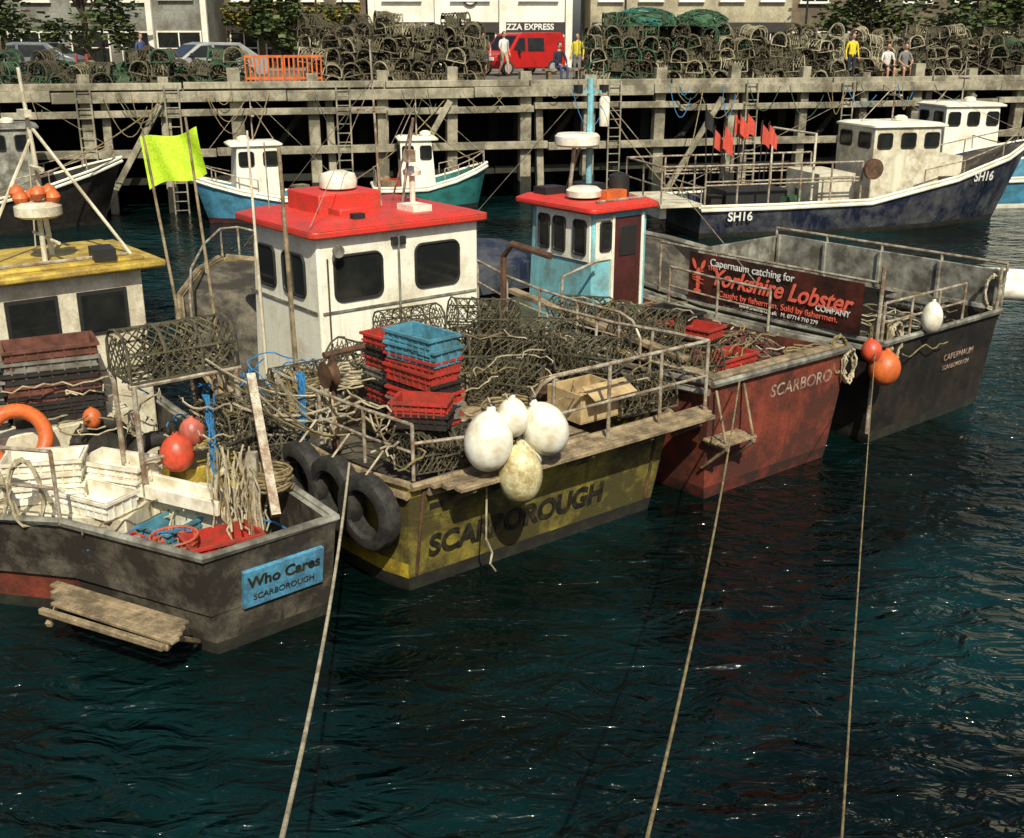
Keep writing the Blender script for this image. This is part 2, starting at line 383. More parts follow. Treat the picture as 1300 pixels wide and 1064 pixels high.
def tangle(p,x0,x1,y0,y1,z0,z1,n,nm,r=.011,s=.12):
    # slack line thrown over the gear: short wandering lengths
    for k in range(n):
        x,y,z=R.uniform(x0,x1),R.uniform(y0,y1),R.uniform(z0,z1); a=R.uniform(0,6.28); P=[]; L=min(.11,(x1-x0+y1-y0)/22); zz=z
        for j in range(16):
            P.append((min(x1+.1,max(x0-.1,x)),min(y1+.05,max(y0-.1,y)),zz)); a+=R.uniform(-.75,.8); x+=L*math.cos(a); y+=L*math.sin(a); zz=min(z1,max(z0,zz+R.uniform(-.06,.05)))
        p.tube(P,r,4,mi=R.randrange(nm))
# ================================================================== CAMERA
cam=bpy.data.cameras.new('camera'); co=bpy.data.objects.new('camera',cam); scene.collection.objects.link(co)
co.location=(0,0,5.5); co.rotation_euler=(rad(90-18.998),0,0); cam.sensor_width=36; cam.lens=36*1400/1300; cam.clip_end=2000; cam.clip_start=.05
scene.camera=co
# ================================================================== LIGHT
el,az=46,-78
sun=bpy.data.lights.new('sun','SUN'); sun.energy=5.0; sun.angle=rad(.5); sun.color=(1,.94,.76)
so=bpy.data.objects.new('sun',sun); scene.collection.objects.link(so); so.location=(10,-20,40)
dv=Vector((math.cos(rad(el))*math.cos(rad(az)),math.cos(rad(el))*math.sin(rad(az)),math.sin(rad(el))))
so.rotation_euler=dv.to_track_quat('Z','Y').to_euler()
w=bpy.data.worlds.new('World'); scene.world=w; w.use_nodes=True; wn=w.node_tree.nodes; wl_=w.node_tree.links
sky=wn.new('ShaderNodeTexSky'); sky.sky_type='NISHITA'; sky.sun_disc=False; sky.sun_elevation=rad(el); sky.sun_rotation=rad(90-az); sky.dust_density=3.0
wl_.new(sky.outputs[0],wn['Background'].inputs[0]); wn['Background'].inputs[1].default_value=.085
# ================================================================== WATER
wm=bpy.data.materials.new('harbour_water'); wm.use_nodes=True; n=wm.node_tree.nodes; l=wm.node_tree.links; b=n['Principled BSDF']
b.inputs['Roughness'].default_value=.035; b.inputs['IOR'].default_value=1.33
tc=n.new('ShaderNodeTexCoord'); 
def nz(sc,det,scl=(1,1,1),dist=0):
    mp=n.new('ShaderNodeMapping'); mp.inputs['Scale'].default_value=scl; mp.inputs['Rotation'].default_value=(0,0,.5); l.new(tc.outputs['Object'],mp.inputs['Vector'])
    t=n.new('ShaderNodeTexNoise'); t.inputs['Scale'].default_value=sc; t.inputs['Detail'].default_value=det; t.inputs['Distortion'].default_value=dist; l.new(mp.outputs[0],t.inputs['Vector']); return t
na=nz(.6,2,(1,1.6,1),.6); nb=nz(2.0,3,(1,1.9,1),.9); nc=nz(8,2,(1,1.5,1),.3)
b1=n.new('ShaderNodeBump'); b1.inputs['Distance'].default_value=.5; b1.inputs['Strength'].default_value=.6; l.new(na.outputs['Fac'],b1.inputs['Height'])
b2=n.new('ShaderNodeBump'); b2.inputs['Distance'].default_value=.22; b2.inputs['Strength'].default_value=.9; l.new(nb.outputs['Fac'],b2.inputs['Height']); l.new(b1.outputs[0],b2.inputs['Normal'])
b3=n.new('ShaderNodeBump'); b3.inputs['Distance'].default_value=.018; b3.inputs['Strength'].default_value=.6; l.new(nc.outputs['Fac'],b3.inputs['Height']); l.new(b2.outputs[0],b3.inputs['Normal'])
l.new(b3.outputs[0],b.inputs['Normal'])
cn=nz(.22,5,(1,1,1),.5); cr=n.new('ShaderNodeValToRGB'); cr.color_ramp.elements[0].position=.42; cr.color_ramp.elements[1].position=.70
cr.color_ramp.elements[0].color=(.0008,.0045,.0038,1); cr.color_ramp.elements[1].color=(.003,.030,.032,1); l.new(cn.outputs['Fac'],cr.inputs['Fac']); l.new(cr.outputs[0],b.inputs['Base Color'])  # teal patches put a sky reflection into the base colour
wp=solo('water',wm,smooth=False); wp.add([(-300,-60,0),(300,-60,0),(300,500,0),(-300,500,0)],[(0,1,2,3)])
# ================================================================== QUAY (camera side)
q=solo('stone_quay',stone,bevel=.03); q.box((0,-10,1.4),(120,22.9,5.0))
for x in(-.775,-.02,.6):
    p=solo('mooring_ring',rusty); p.ring((x,1.5,2.95),.09,.018,'y',8,20); p.box((x,1.46,3.06),(.1,.04,.1))
# ================================================================== BOAT 2 (red roof, centre)
g=Group('fishing_boat',(.67,11.5,0),128); F2=g
st=[(0,1.85,1.75,1.28,.22),(.5,1.95,1.85,1.25,.5),(1.2,2.02,1.92,1.22,1.2),(2.6,2.05,1.9,1.25,2.6),(4.2,2.0,1.8,1.38,4.2),(5.8,1.8,1.45,1.62,5.7),(7.1,1.3,.8,1.88,6.8),(8.0,.6,.28,2.05,7.5),(8.4,.06,.03,2.12,7.8)]
hull(g,st,.85,yhull,antif,yband,wood,deckm,yc=.3,fore=6,lowband=True)
pl=g.part('stern_platform',wood,bevel=.008)
for i in range(3): pl.box((-.08-.13*i,-.05,1.27+R.uniform(-.008,.008)),(.12,4.0-.15*i,.05),ry=R.uniform(-2,2))
pl.box((-.02,0,1.2),(.06,3.9,.12)); 
for y in(-1.7,-.9,0,.9,1.6): pl.beam((-.35,y,1.22),(.1,y,.95),.05,.05)
text(g,'port_name','SCARBOROUGH',(.125,.62,.48),'aft',.36,bklet,tilt=10,bold=.014,sx=.92)
sc=g.part('transom_fittings',[rusty,black,steel]); 
for y in(-1.2,-.2,1.0,1.8): sc.box((.07,y,.98),(.05,.16,.06),mi=1)
for y in(-1.35,1.98): sc.tube([(.0,y,1.2),(.18,y,.2)],.02,6,mi=0)
house(g,3.6,5.6,-1.36,1.12,.85,3.16,white,redroof,over=.13,rt=.10,rake=.2)
window(g,'aft',.54,3.6,2.62,.68,.56); window(g,'aft',-.68,3.6,2.64,.68,.56)
window(g,'port',4.24,1.12,2.62,.58,.52); window(g,'port',5.02,1.12,2.62,.46,.52)
t=g.part('wheelhouse_trim',[greyp,rusty,black])
t.box((4.6,1.13,2.2),(1.9,.02,.03)); t.box((3.59,-.12,2.2),(.02,2.4,.03)); t.tube([(3.55,-.05,1.6),(3.55,-.05,3.1)],.015,6,mi=0); t.tube([(3.56,1.0,1.5),(3.56,1.0,2.9)],.012,6,mi=1)
t.box((3.57,-.06,3.02),(.06,.2,.1),mi=2); t.lathe([(.05,0),(.08,.06),(.08,.09)],(3.52,.9,3.0),12,mi=0,m=Matrix.Rotation(rad(-90),3,'Y'))
rt=g.part('roof_box',redroof,bevel=.02); rt.box((4.85,.15,3.42),(.9,.95,.3)); rt.box((4.25,.3,3.35),(.35,.4,.12))
ra=g.part('radar',[whitepl,black,steel]); ra.lathe([(.2,0),(.25,.02),(.26,.12),(.23,.2),(.1,.24)],(4.8,.1,3.58),20); ra.lathe([(.04,0),(.04,.5),(.02,.5)],(4.5,-.9,3.26),8); ra.lathe([(.01,0),(.12,.02),(.13,.08),(.05,.14)],(4.5,-.9,3.7),12)
ra.tube([(3.75,.8,3.3),(3.75,-1.1,3.3)],.015,6,mi=2); ra.box((3.8,.4,3.33),(.12,.16,.12),mi=1); ra.box((4.0,-.6,3.34),(.4,.3,.12),mi=0)
ms=g.part('mast_and_aerials',steel)
ms.tube([(4.7,-.5,3.2),(4.75,-.45,5.5)],.022,6,r2=.012); ms.tube([(4.5,-.7,3.2),(4.2,-.75,4.5)],.02,6); ms.tube([(5.1,-.9,3.2),(4.2,-.75,4.5)],.015,6)
ms.tube([(5.3,.9,3.2),(5.32,.9,4.2)],.01,5); ms.box((4.73,-.47,4.6),(.06,.5,.03)); ms.box((4.3,-.74,4.0),(.12,.12,.16)); ms.tube([(4.72,-.47,5.0),(3.6,1.2,3.3)],.005,4); ms.tube([(4.72,-.47,5.0),(8.2,0,2.3)],.005,4)
rl=g.part('deck_rails',steel)
rail(rl,[(-.2,.45,1.3),(-.2,-.35,1.3),(-.2,-1.15,1.3),(-.2,-1.92,1.3)],.86,.022)
rl.tube([(-.2,.45,2.16),(-.2,.62,2.1),(-.15,.7,1.95),(-.1,.7,1.3)],.022,8)
rl.tube([(-.2,-1.92,2.16),(.3,-1.85,2.16),(1.3,-1.8,2.1),(2.6,-1.75,2.1)],.022,8); rl.tube([(-.2,-1.92,1.73),(2.6,-1.75,1.7)],.018,8)
for x in(.6,1.6,2.6): rl.tube([(x,-1.74,1.28),(x,-1.8,2.13)],.02,8)
rail(rl,[(.15,2.0,1.26),(.9,2.12,1.26),(1.7,2.2,1.26),(2.6,2.25,1.28)],.6,.02)
rl.tube([(-.1,.7,1.72),(-.1,1.2,1.66),(.15,2.0,1.66)],.02,8)
ga=g.part('hauler_gantry',rusty)
ga.tube([(2.2,1.75,.9),(2.2,1.75,2.1)],.045,8); ga.tube([(2.2,.4,.9),(2.2,.4,2.15)],.045,8); ga.tube([(2.2,1.85,2.1),(2.2,.3,2.15)],.04,8)
ga.lathe([(.16,-.06),(.1,-.02),(.1,.02),(.16,.06)],(2.1,1.85,1.9),16,m=Matrix.Rotation(rad(90),3,'X'))
ga.tube([(3.2,-1.5,.9),(3.2,-1.5,2.7),(3.0,-1.5,2.9),(2.2,-1.5,2.85)],.045,8)
ga.box((1.2,-1.0,1.1),(.9,.6,.5)); 
hb=g.part('fish_hatch',wood,bevel=.01); hb.box((1.6,.2,1.0),(1.3,1.2,.28)); hb.box((2.9,-.2,1.15),(.8,2.4,.6)); hb.box((.5,.2,1.05),(.7,1.2,.4))
rail(rl,[(5.9,1.9,1.66),(6.9,1.45,1.86),(7.8,.85,2.03),(8.4,.3,2.14),(8.4,0,2.14),(7.8,-.4,2.03),(6.9,-.95,1.86)],.45,.018,mid=False)
dd=g.part('deck_ropes',[rope,roped,ropeb])
coil(dd,(1.75,2.1,1.55),.22,5,.016,0,True,10); coil(dd,(2.5,2.1,1.6),.2,5,.018,1,True,0); coil(dd,(.9,.2,1.3),.3,6,.02,1); coil(dd,(2.6,1.2,1.55),.25,6,.02,0); coil(dd,(3.1,1.7,1.4),.25,6,.02,1)
for k in range(12):
    x=1.9+R.uniform(-.05,.05); dd.tube([(x+R.uniform(-.03,.03),2.32+R.uniform(-.04,.04),2.05-j*.13) for j in range(10)],.015,4,mi=2)
tangle(dd,.2,3,.8,2.2,1.3,1.75,16,2); tangle(dd,1.5,3.2,-1.6,1.4,1.6,2.1,12,2,.009); tangle(dd,.0,1.6,-1.7,0,1.4,1.8,8,2,.009); tangle(dd,2.8,4.2,1.3,2.1,1.3,1.8,10,3,.010)
for k in range(5): dd.tube(sag((R.uniform(.2,2.6),2.1,1.86),(R.uniform(.2,2.6),2.15,1.86),R.uniform(.1,.3),10),.011,4,mi=k%2)
dd.tube(sag((-.1,1.25,1.6),(-.2,1.35,.55),-.05,8),.010,5,mi=0); dd.tube([(-.2,1.35,.55),(-.17,1.25,.35),(-.2,1.3,.25),(-.16,1.2,.12)],.012,5,mi=0)
for y in(1.36,.80,1.14): dd.tube([(-.32,y,2.05),(-.2,y-.05,2.1),(-.12,y-.1,1.68)],.010,5,mi=0)
CM=[redpl,blackpl,bluepl,greypl]
crates('fish_crate_stack',F2,(1.15,1.2,1.28),9,CM,rz=8,step=.128,order=[1,0,3,0,1,0,0,2,2])
crates('fish_crate_stack',F2,(1.9,1.05,1.28),7,CM,rz=4,step=.135,order=[1,0,1,3,0,1,0])
crates('fish_crate_stack',F2,(.52,1.62,1.68),2,CM,rz=40,d=(.6,.4,.18),order=[1,0])
for c,rz,d in (((.35,1.2,1.28),70,(.75,.5,.38)),((.4,.75,1.28),85,(.6,.45,.34)),((.45,1.7,1.28),100,(.6,.45,.36)),((1.0,-1.3,1.28),20,(.9,.55,.42)),((.35,-1.35,1.3),80,(.8,.5,.4)),((1.1,-1.3,1.68),10,(.85,.5,.38)),((1.9,-1.25,1.3),15,(.9,.55,.42)),((2.0,-1.3,1.7),0,(.9,.55,.4)),
   ((2.9,.9,1.5),30,(.9,.55,.42)),((2.95,.2,1.48),100,(.9,.55,.42)),((3.0,-.45,1.48),80,(.9,.55,.42)),((2.9,-1.1,1.5),95,(.9,.6,.45)),((2.5,-.2,1.55),60,(.85,.55,.4)),((2.75,-.8,1.88),70,(.85,.55,.42)),((2.3,-.9,1.4),20,(.9,.55,.42)),((2.4,.7,1.2),120,(.85,.55,.4)),((3.1,.1,1.88),80,(.8,.5,.36)),((3.3,1.5,1.3),60,(.85,.55,.4)),((1.8,-.5,1.3),40,(.85,.55,.42))):
    p=solo('lobster_pot',[net,netb],F2); creel(p,c,rz,d,tilt=R.uniform(-9,9),roll=R.uniform(-10,10),nn=8,mi_n=R.choice((0,0,1)),mi_f=1)
p=solo('cardboard_box',card,F2,bevel=.004)
for (x,y,z,sx,sy,sz) in ((.55,-.35,1.5,.6,.02,.35),(.55,-1.0,1.5,.6,.02,.35),(.26,-.675,1.5,.02,.65,.35),(.84,-.675,1.5,.02,.65,.35),(.55,-.675,1.34,.6,.65,.02)): p.box((x,y,z),(sx,sy,sz))
p.box((.14,-.675,1.72),(.26,.65,.015),ry=-25); p.box((.95,-.675,1.72),(.26,.65,.015),ry=25)
buoy('mooring_buoy',F2,(-.32,1.40,1.68),.25,whitepl,1.2,(10,5)); buoy('mooring_buoy',F2,(-.42,.74,1.70),.24,whitepl,1.2,(-22,10)); buoy('mooring_buoy',F2,(-.46,1.10,1.30),.23,yelpl,1.35,(0,0)); buoy('mooring_buoy',F2,(-.30,1.08,1.86),.17,whitepl,1.2,(0,0)); buoy('mooring_buoy',F2,(-.3,.9,1.4),.17,whitepl,1.2,(0,0))
for c,rz in (((.42,2.38,.93),10),((.98,2.45,.97),4),((1.6,2.5,.97),3),((2.3,2.52,.98),2)):
    tyre('tyre_fender',F2,c,.41,.22,rz=rz+R.uniform(-4,4),tilt=R.uniform(-4,8)); dd.tube([(c[0],c[1]+.02,c[2]+.4),(c[0],c[1]-.2,c[2]+.62)],.012,5)
p=solo('wooden_pole',wood,F2); p.tube([(4.0,1.3,1.2),(4.05,1.32,4.25)],.035,8,r2=.025)
p=solo('wooden_pole',cream,F2); p.tube([(4.75,1.38,1.2),(4.85,1.35,4.4)],.025,8,r2=.015)
# ================================================================== BOAT 3 (blue cabin)
g=Group('fishing_boat',(3.46,13.5,0),128); F3=g
st=[(0,1.36,1.2,1.58,.14),(1.2,1.42,1.28,1.5,1.2),(2.8,1.42,1.3,1.5,2.8),(4.2,1.38,1.2,1.6,4.1),(5.4,1.15,.85,1.8,5.2),(6.4,.7,.4,2.0,6.0),(7.0,.05,.03,2.15,6.5)]
hull(g,st,1.05,redhull,antired,redhull,greyp,greend,fore=4)
text(g,'port_name','SCARBORO',(.03,-.45,1.24),'aft',.24,fadelet,tilt=5,bold=.002)
house(g,3.5,5.05,-.95,.15,1.05,3.1,[skyblue],redroof,over=.16,rt=.08,rake=.15)
pw=g.part('cabin_panels',white,bevel=.005)
pw.box((4.16,.162,2.72),(1.24,.03,.7)); pw.box((3.488,-.05,2.7),(.03,.32,.62))
for u,ww in((3.75,.24),(4.22,.24),(4.58,.22)): window(g,'port',u,.18,2.72,ww,.48)
mdoor=M('maroon_door',(.09,.02,.02),.5,None,.4)
dr=g.part('cabin_door',[mdoor,black,white],bevel=.008); dr.box((3.48,-.52,2.2),(.04,.55,1.6)); dr.box((3.455,-.52,2.65),(.02,.34,.45),mi=1)
for y in(-.82,-.22): dr.box((3.475,y,2.2),(.06,.05,1.68),mi=2)
window(g,'aft',-.07,3.47,2.75,.18,.4)
rr=g.part('roof_gear',[whitepl,black,orange,steel,skyblue])
rr.lathe([(.1,0),(.26,.03),(.27,.12),(.2,.17)],(4.0,-.1,3.25),20,mi=0); rr.lathe([(.3,-.03),(.34,0),(.34,.12),(.3,.16)],(4.4,-.3,4.0),22,mi=0)
rr.lathe([(.16,0),(.16,.35),(.05,.4)],(3.9,-.72,3.2),12,mi=1); rr.box((4.5,-.6,3.3),(.5,.35,.2),mi=1); rr.box((3.75,-.45,3.3),(.2,.4,.14),mi=2)
rr.box((4.8,-.1,3.28),(.3,.4,.14),mi=1); rr.tube([(3.5,.1,3.26),(3.5,-.9,3.26)],.02,6,mi=3)
rr.tube([(4.4,-.55,3.2),(4.4,-.55,4.95)],.05,8,mi=4); rr.tube([(4.4,-.15,3.2),(4.4,-.25,4.0)],.03,8,mi=3); rr.tube([(4.9,-.5,3.2),(4.4,-.55,4.4)],.02,6,mi=3)
rr.lathe([(.07,0),(.08,.08),(.08,.4),(.05,.44)],(4.3,-.75,4.25),12,mi=0); rr.box((4.4,-.55,4.75),(.05,.6,.04),mi=4); rr.tube([(4.4,-.3,4.75),(4.4,-.3,5.5)],.008,4,mi=3); rr.tube([(4.4,-.8,4.75),(4.4,-.8,5.2)],.008,4,mi=3)
rr.box((4.4,-.3,4.8),(.1,.1,.12),mi=1); rr.box((4.38,-.8,4.8),(.1,.1,.1),mi=1); rr.tube([(4.4,-.55,4.9),(1.6,-1.3,2.2)],.006,4,mi=3); rr.tube([(4.4,-.55,4.9),(6.9,0,2.5)],.006,4,mi=3)
wb=g.part('whaleback',[bluehull]); 
V=[];Fq=[]
for j,(x,hb_,z) in enumerate(((5.0,1.2,1.75),(5.6,1.05,1.86),(6.4,.68,2.02),(7.0,.06,2.16))):
    for k in range(7):
        a=math.pi*k/6; V.append((x,hb_*math.cos(a),z+.42*math.sin(a)*(hb_/1.2)**.5))
for j in range(3):
    for k in range(6): Fq.append((j*7+k,j*7+k+1,(j+1)*7+k+1,(j+1)*7+k))
Fq.append(tuple(range(7))); wb.add(V,Fq)
rl=g.part('deck_rails',steel)
rail(rl,[(1.6,1.38,1.52),(2.4,1.4,1.52),(3.2,1.4,1.55),(4.0,1.36,1.6),(4.8,1.3,1.7)],.65,.02,mid=True)
rl.tube([(1.6,1.38,2.17),(1.35,1.38,2.1),(1.2,1.38,1.9),(1.2,1.38,1.52)],.02,8)
rail(rl,[(1.4,-1.38,1.52),(2.4,-1.4,1.52),(3.4,-1.4,1.55)],.6,.02)
rl.tube([(3.3,.9,1.05),(3.3,.9,2.3),(3.3,.2,2.45)],.025,8)
pf=g.part('stern_step',wood,bevel=.01)
for i in range(3): pf.box((.03-.12*i,1.05,.85),(.1,.62,.04))
for y in(.8,1.3): pf.beam((-.28,y,.81),(.1,y,.81),.05,.05); pf.beam((-.25,y,.8),(.12,y,.45),.04,.04); pf.beam((-.24,y,.87),(-.04,y,1.5),.03,.03)
dk=g.part('deck_boxes',[wood,greyp,blackpl],bevel=.01); dk.box((.9,.75,1.2),(.9,.8,.3),mi=0); dk.box((2.6,-.5,1.3),(.8,.9,.5),mi=1); dk.box((2.2,.9,1.3),(.7,.5,.5),mi=2); dk.beam((.2,1.2,1.62),(1.9,1.3,1.62),.22,.04,0); dk.beam((4.3,1.05,1.95),(.6,1.15,1.72),.14,.07,0)
dk.box((.1,0,1.62),(.16,2.6,.04),mi=0)
dd=g.part('deck_ropes',[rope,roped,ropeb]); coil(dd,(.4,-.9,1.3),.25,6,.02,1); coil(dd,(.05,-1.2,1.5),.2,5,.02,1,True,80); coil(dd,(-.05,-1.32,1.35),.18,5,.018,0,True,90)
tangle(dd,.2,3,-1.2,1.2,1.4,1.8,22,2,.010); tangle(dd,1.5,3.3,.6,1.3,1.6,2.1,12,3,.009)
heap('fishing_net',F3,(1.2,-.65,1.1),.75,.5,.5,[M('maroon_net',(.10,.03,.03),.9,None,.4,8),netb,roped],70)
heap('fishing_net',F3,(2.4,.6,1.1),.6,.6,.85,[netb,roped,net],90); heap('fishing_net',F3,(3.0,-.3,1.1),.4,.6,.6,[netb,roped,netg],60)
crates('fish_crate_stack',F3,(1.75,-.2,1.1),4,CM,rz=12,step=.15,order=[1,0,1,0]); crates('fish_crate_stack',F3,(.85,.1,1.1),3,CM,rz=95,step=.13,order=[0,1,0])
crates('fish_crate_stack',F3,(2.3,-.4,1.2),4,CM,rz=6,step=.14,order=[0,1,0,1])
for c,rz in (((1.9,.75,1.35),100),((1.3,.95,1.35),15),((1.55,.9,1.75),30),((2.6,1.0,1.6),50),((3.1,.7,1.6),80),((.75,1.0,1.4),60)):
    p=solo('lobster_pot',[net,netb],F3); creel(p,c,rz,(.85,.55,.42),mi_n=R.choice((0,1)),mi_f=1,nn=8,tilt=R.uniform(-10,10))
# ================================================================== BOAT 4 (black hull, lobster sign)
g=Group('fishing_boat',(6.33,15.75,0),129); F4=g
st=[(0,1.6,1.45,1.52,.12),(1.5,1.65,1.5,1.5,1.5),(3.2,1.65,1.45,1.5,3.2),(5,1.5,1.2,1.6,4.9),(6.4,1.0,.6,1.85,6.2),(7.4,.05,.03,2.1,7.0)]
hull(g,st,.75,blackhull,antif,blackhull,greyp,deckm,fore=4)
text(g,'port_name','CAPERNAUM',(.0,-.55,1.0),'aft',.14,fadelet,tilt=4); text(g,'port_of_registry','SCARBOROUGH',(.03,-.55,.83),'aft',.10,fadelet,tilt=4)
bw=g.part('grey_bulwark_screen',greyp,bevel=.01)
bw.box((2.2,-1.66,1.82),(4.4,.05,.62)); bw.box((4.4,-.6,1.8),(.05,2.1,.6))
for x in(0.1,1.1,2.2,3.3,4.3): bw.box((x,-1.61,1.82),(.06,.05,.62))
rl=g.part('deck_rails',steel)
rail(rl,[(.0,-1.66,2.12),(1.1,-1.66,2.12),(2.2,-1.66,2.12),(3.3,-1.66,2.12),(4.4,-1.66,2.12)],.12,.025,mid=False)
rail(rl,[(0,1.58,1.54),(0,.9,1.54),(0,.2,1.54),(0,-.5,1.54)],.55,.02,mid=True)
rail(rl,[(0.05,1.6,1.54),(1.0,1.62,1.54),(2.0,1.62,1.54),(3.0,1.62,1.54),(4.2,1.6,1.55)],.82,.02,mid=False)
rl.tube([(.05,1.62,.2),(.05,1.62,2.6)],.03,8); rl.tube([(.0,-1.5,1.5),(.0,-1.5,2.2)],.025,8)
tp=g.part('banner_panel',signr,smooth=False)
NB=12
for yy,rev in((1.672,0),(1.655,1)):
    V=[(lerp(.3,3.5,i/NB),yy+.012*math.sin(i*1.3),z) for i in range(NB+1) for z in(1.58,2.32)]
    tp.add(V,[(2*i,2*i+2,2*i+3,2*i+1) for i in range(NB)])
text(g,'banner_text','Capernaum catching for',(2.25,1.70,2.21),'port',.165,whlet,bold=.001)
text(g,'banner_title','Yorkshire Lobster',(1.75,1.70,1.99),'port',.37,redlet,shear=.35,bold=.007,sx=.93)
text(g,'banner_small','THE',(3.0,1.70,2.12),'port',.1,redlet,bold=.002); text(g,'banner_company','COMPANY',(.75,1.70,1.855),'port',.12,whlet,bold=.002)
text(g,'banner_line','Caught by fishermen. Sold by fishermen.',(1.75,1.70,1.75),'port',.135,redlet)
text(g,'banner_contact','www.shellfish.co.uk   M. 07714 710 279',(1.7,1.70,1.64),'port',.09,whlet)
lb=g.part('banner_lobster',redlet,smooth=False)
def el2(cx,cz,a,bq,ro):
    P=[]; 
    for i in range(14):
        t_=2*math.pi*i/14; x=a*math.cos(t_);z=bq*math.sin(t_); P.append((cx-(x*math.cos(rad(ro))-z*math.sin(rad(ro))),1.70+.0006*len(lb.f),cz+x*math.sin(rad(ro))+z*math.cos(rad(ro))))
    lb.add(P,[tuple(range(14))])
el2(3.28,1.98,.05,.12,0); el2(3.28,1.82,.04,.08,0); el2(3.28,1.73,.08,.035,0); el2(3.37,2.15,.035,.09,25); el2(3.19,2.15,.035,.09,-25)
for k in range(4): el2(3.28,1.88+.05*k,.13,.010,(k-1.5)*10)
buoy('mooring_buoy',F4,(-.22,1.78,1.25),.215,orange,1.1,(8,0)); buoy('mooring_buoy',F4,(-.1,1.95,1.5),.14,redbu,1.1,(0,10)); buoy('mooring_buoy',F4,(-.12,.55,1.75),.15,whitepl,1.5)
dd=g.part('deck_ropes',[rope,roped]); coil(dd,(.1,1.5,1.6),.2,6,.02,1,True,60); coil(dd,(.02,1.2,1.5),.2,6,.02,0,True,90); coil(dd,(.1,-1.5,1.8),.2,6,.02,0,True,60)
tangle(dd,0,3,-1.5,1.5,1.2,1.7,16,2,.010)
heap('fishing_net',F4,(2.0,.6,.8),.9,.7,.7,[netb,roped,net],60); heap('fishing_net',F4,(3.4,-.3,.8),.8,.8,.6,[netb,roped],60)
crates('fish_crate_stack',F4,(1.0,-.9,.8),6,[blackpl,greypl],rz=0)
for c,rz in (((1.0,.9,.9),20),((1.1,.3,.8),80),((2.8,-1.0,.8),5)):
    p=solo('lobster_pot',[net,netb],F4); creel(p,c,rz,(.85,.55,.42),mi_n=1,mi_f=1,nn=8)
p=solo('inflatable_dinghy',[whitepl,greyp],Frame((12.1,24.3,0),-12))
P=[(-1.6,-.6,1.15),(.6,-.65,1.1),(1.2,-.35,1.15),(1.4,0,1.2),(1.2,.35,1.15),(.6,.65,1.1),(-1.6,.6,1.15)]; p.tube([(x,y,z-.85) for x,y,z in P],.24,14); p.box((-.1,0,.12),(2.2,.9,.06),mi=1); p.box((-1.15,0,.35),(.06,.9,.4),mi=1); p.box((-.2,0,.42),(.25,1.0,.04),mi=1)
# ================================================================== BOAT 1 (left front)
g=Group('fishing_boat',(-4.4,11.2,0),0,world=True); F1=g; W0=Frame()
plan=[(-4.35,9.75),(-2.77,8.95),(-1.72,9.87),(-2.6,11.0),(-4.2,13.0),(-5.6,14.7),(-7.3,15.9),(-8.6,15.9),(-9.2,14.6),(-8.4,13.0),(-6.8,11.2),(-5.6,10.0)]
planw=[(-4.3,9.95),(-2.78,9.15),(-1.85,9.95),(-2.7,11.0),(-4.25,12.8),(-5.6,14.4),(-7.2,15.4),(-8.3,15.4),(-8.8,14.5),(-8.2,13.1),(-6.7,11.4),(-5.5,10.2)]
def ins(P,t): 
    out=[]
    n_=len(P)
    for i in range(n_):
        a=Vector(P[i-1]);b_=Vector(P[i]);c=Vector(P[(i+1)%n_]); e1=(b_-a).normalized();e2=(c-b_).normalized()
        n1=Vector((-e1.y,e1.x));n2=Vector((-e2.y,e2.x)); m_=(n1+n2).normalized(); out.append(tuple(b_+m_*t/max(.4,m_.dot(n1))))
    return out
pi_=ins(plan,.08); h=g.part('hull',[greyp,antif,M('dirty_wood_hull',(.15,.13,.095),.7,(.025,.02,.015),.62,2,streak=.98),deckm,redhull],ang=30)
n_=len(plan)
def zt(i): return [1.08,1.08,1.08,1.1,1.15,1.3,1.5,1.6,1.5,1.3,1.12,1.06][i]
V=[(x,y,zt(i)) for i,(x,y) in enumerate(plan)]+[(lerp(x,a,.4),lerp(y,b_,.4),.62) for (x,y),(a,b_) in zip(plan,planw)]+[(lerp(x,a,.9),lerp(y,b_,.9),.12) for (x,y),(a,b_) in zip(plan,planw)]+[(x,y,-.6) for x,y in planw]
V+=[(x,y,zt(i)) for i,(x,y) in enumerate(pi_)]+[(x,y,.45) for x,y in pi_]
fa=[];fb=[];fc=[];fd=[];fe=[]
for i in range(n_):
    j=(i+1)%n_
    fa.append((i,j,n_+j,n_+i)); (fe if i>=8 else fa).append((n_+i,n_+j,2*n_+j,2*n_+i)); fb.append((2*n_+i,2*n_+j,3*n_+j,3*n_+i)); fc.append((i,4*n_+i,4*n_+j,j)); fd.append((4*n_+i,5*n_+i,5*n_+j,4*n_+j))
h.add(V,fa,2); o=len(h.v)-len(V)
for FF,mi in((fb,1),(fc,0),(fd,2),(fe,4),([tuple(range(5*n_,6*n_))],3)):
    h.f+=[tuple(a+o for a in f) for f in FF]; h.mi+=[mi]*len(FF)
rs=g.part('rubbing_strake',greyp); rs.tube([(x,y,zt(i)+.01) for i,(x,y) in enumerate(plan)],.045,6,True); 
fr=g.part('transom_frames',greyp,bevel=.005)
for a,b_,k in((0,1,4),(1,2,3)):
    for i in range(1,k):
        x=lerp(pi_[a][0],pi_[b_][0],i/k);y=lerp(pi_[a][1],pi_[b_][1],i/k); fr.box((x,y+.08,.76),(.06,.06,.58),rz=20)
sh=g.part('stern_shelf',wood,bevel=.01)
for i in range(4):
    sh.beam((-4.45+.05*i,9.6-.12*i,.5+R.uniform(-.01,.01)),(-2.95,8.82-.12*i+.02*i,.5),.1,.04)
sh.beam((-4.3,9.5,.45),(-4.35,9.15,.3),.06,.06); sh.beam((-3.0,8.95,.45),(-3.05,8.5,.44),.06,.06); sh.beam((-4.4,9.15,.46),(-3.05,8.48,.46),.06,.06)
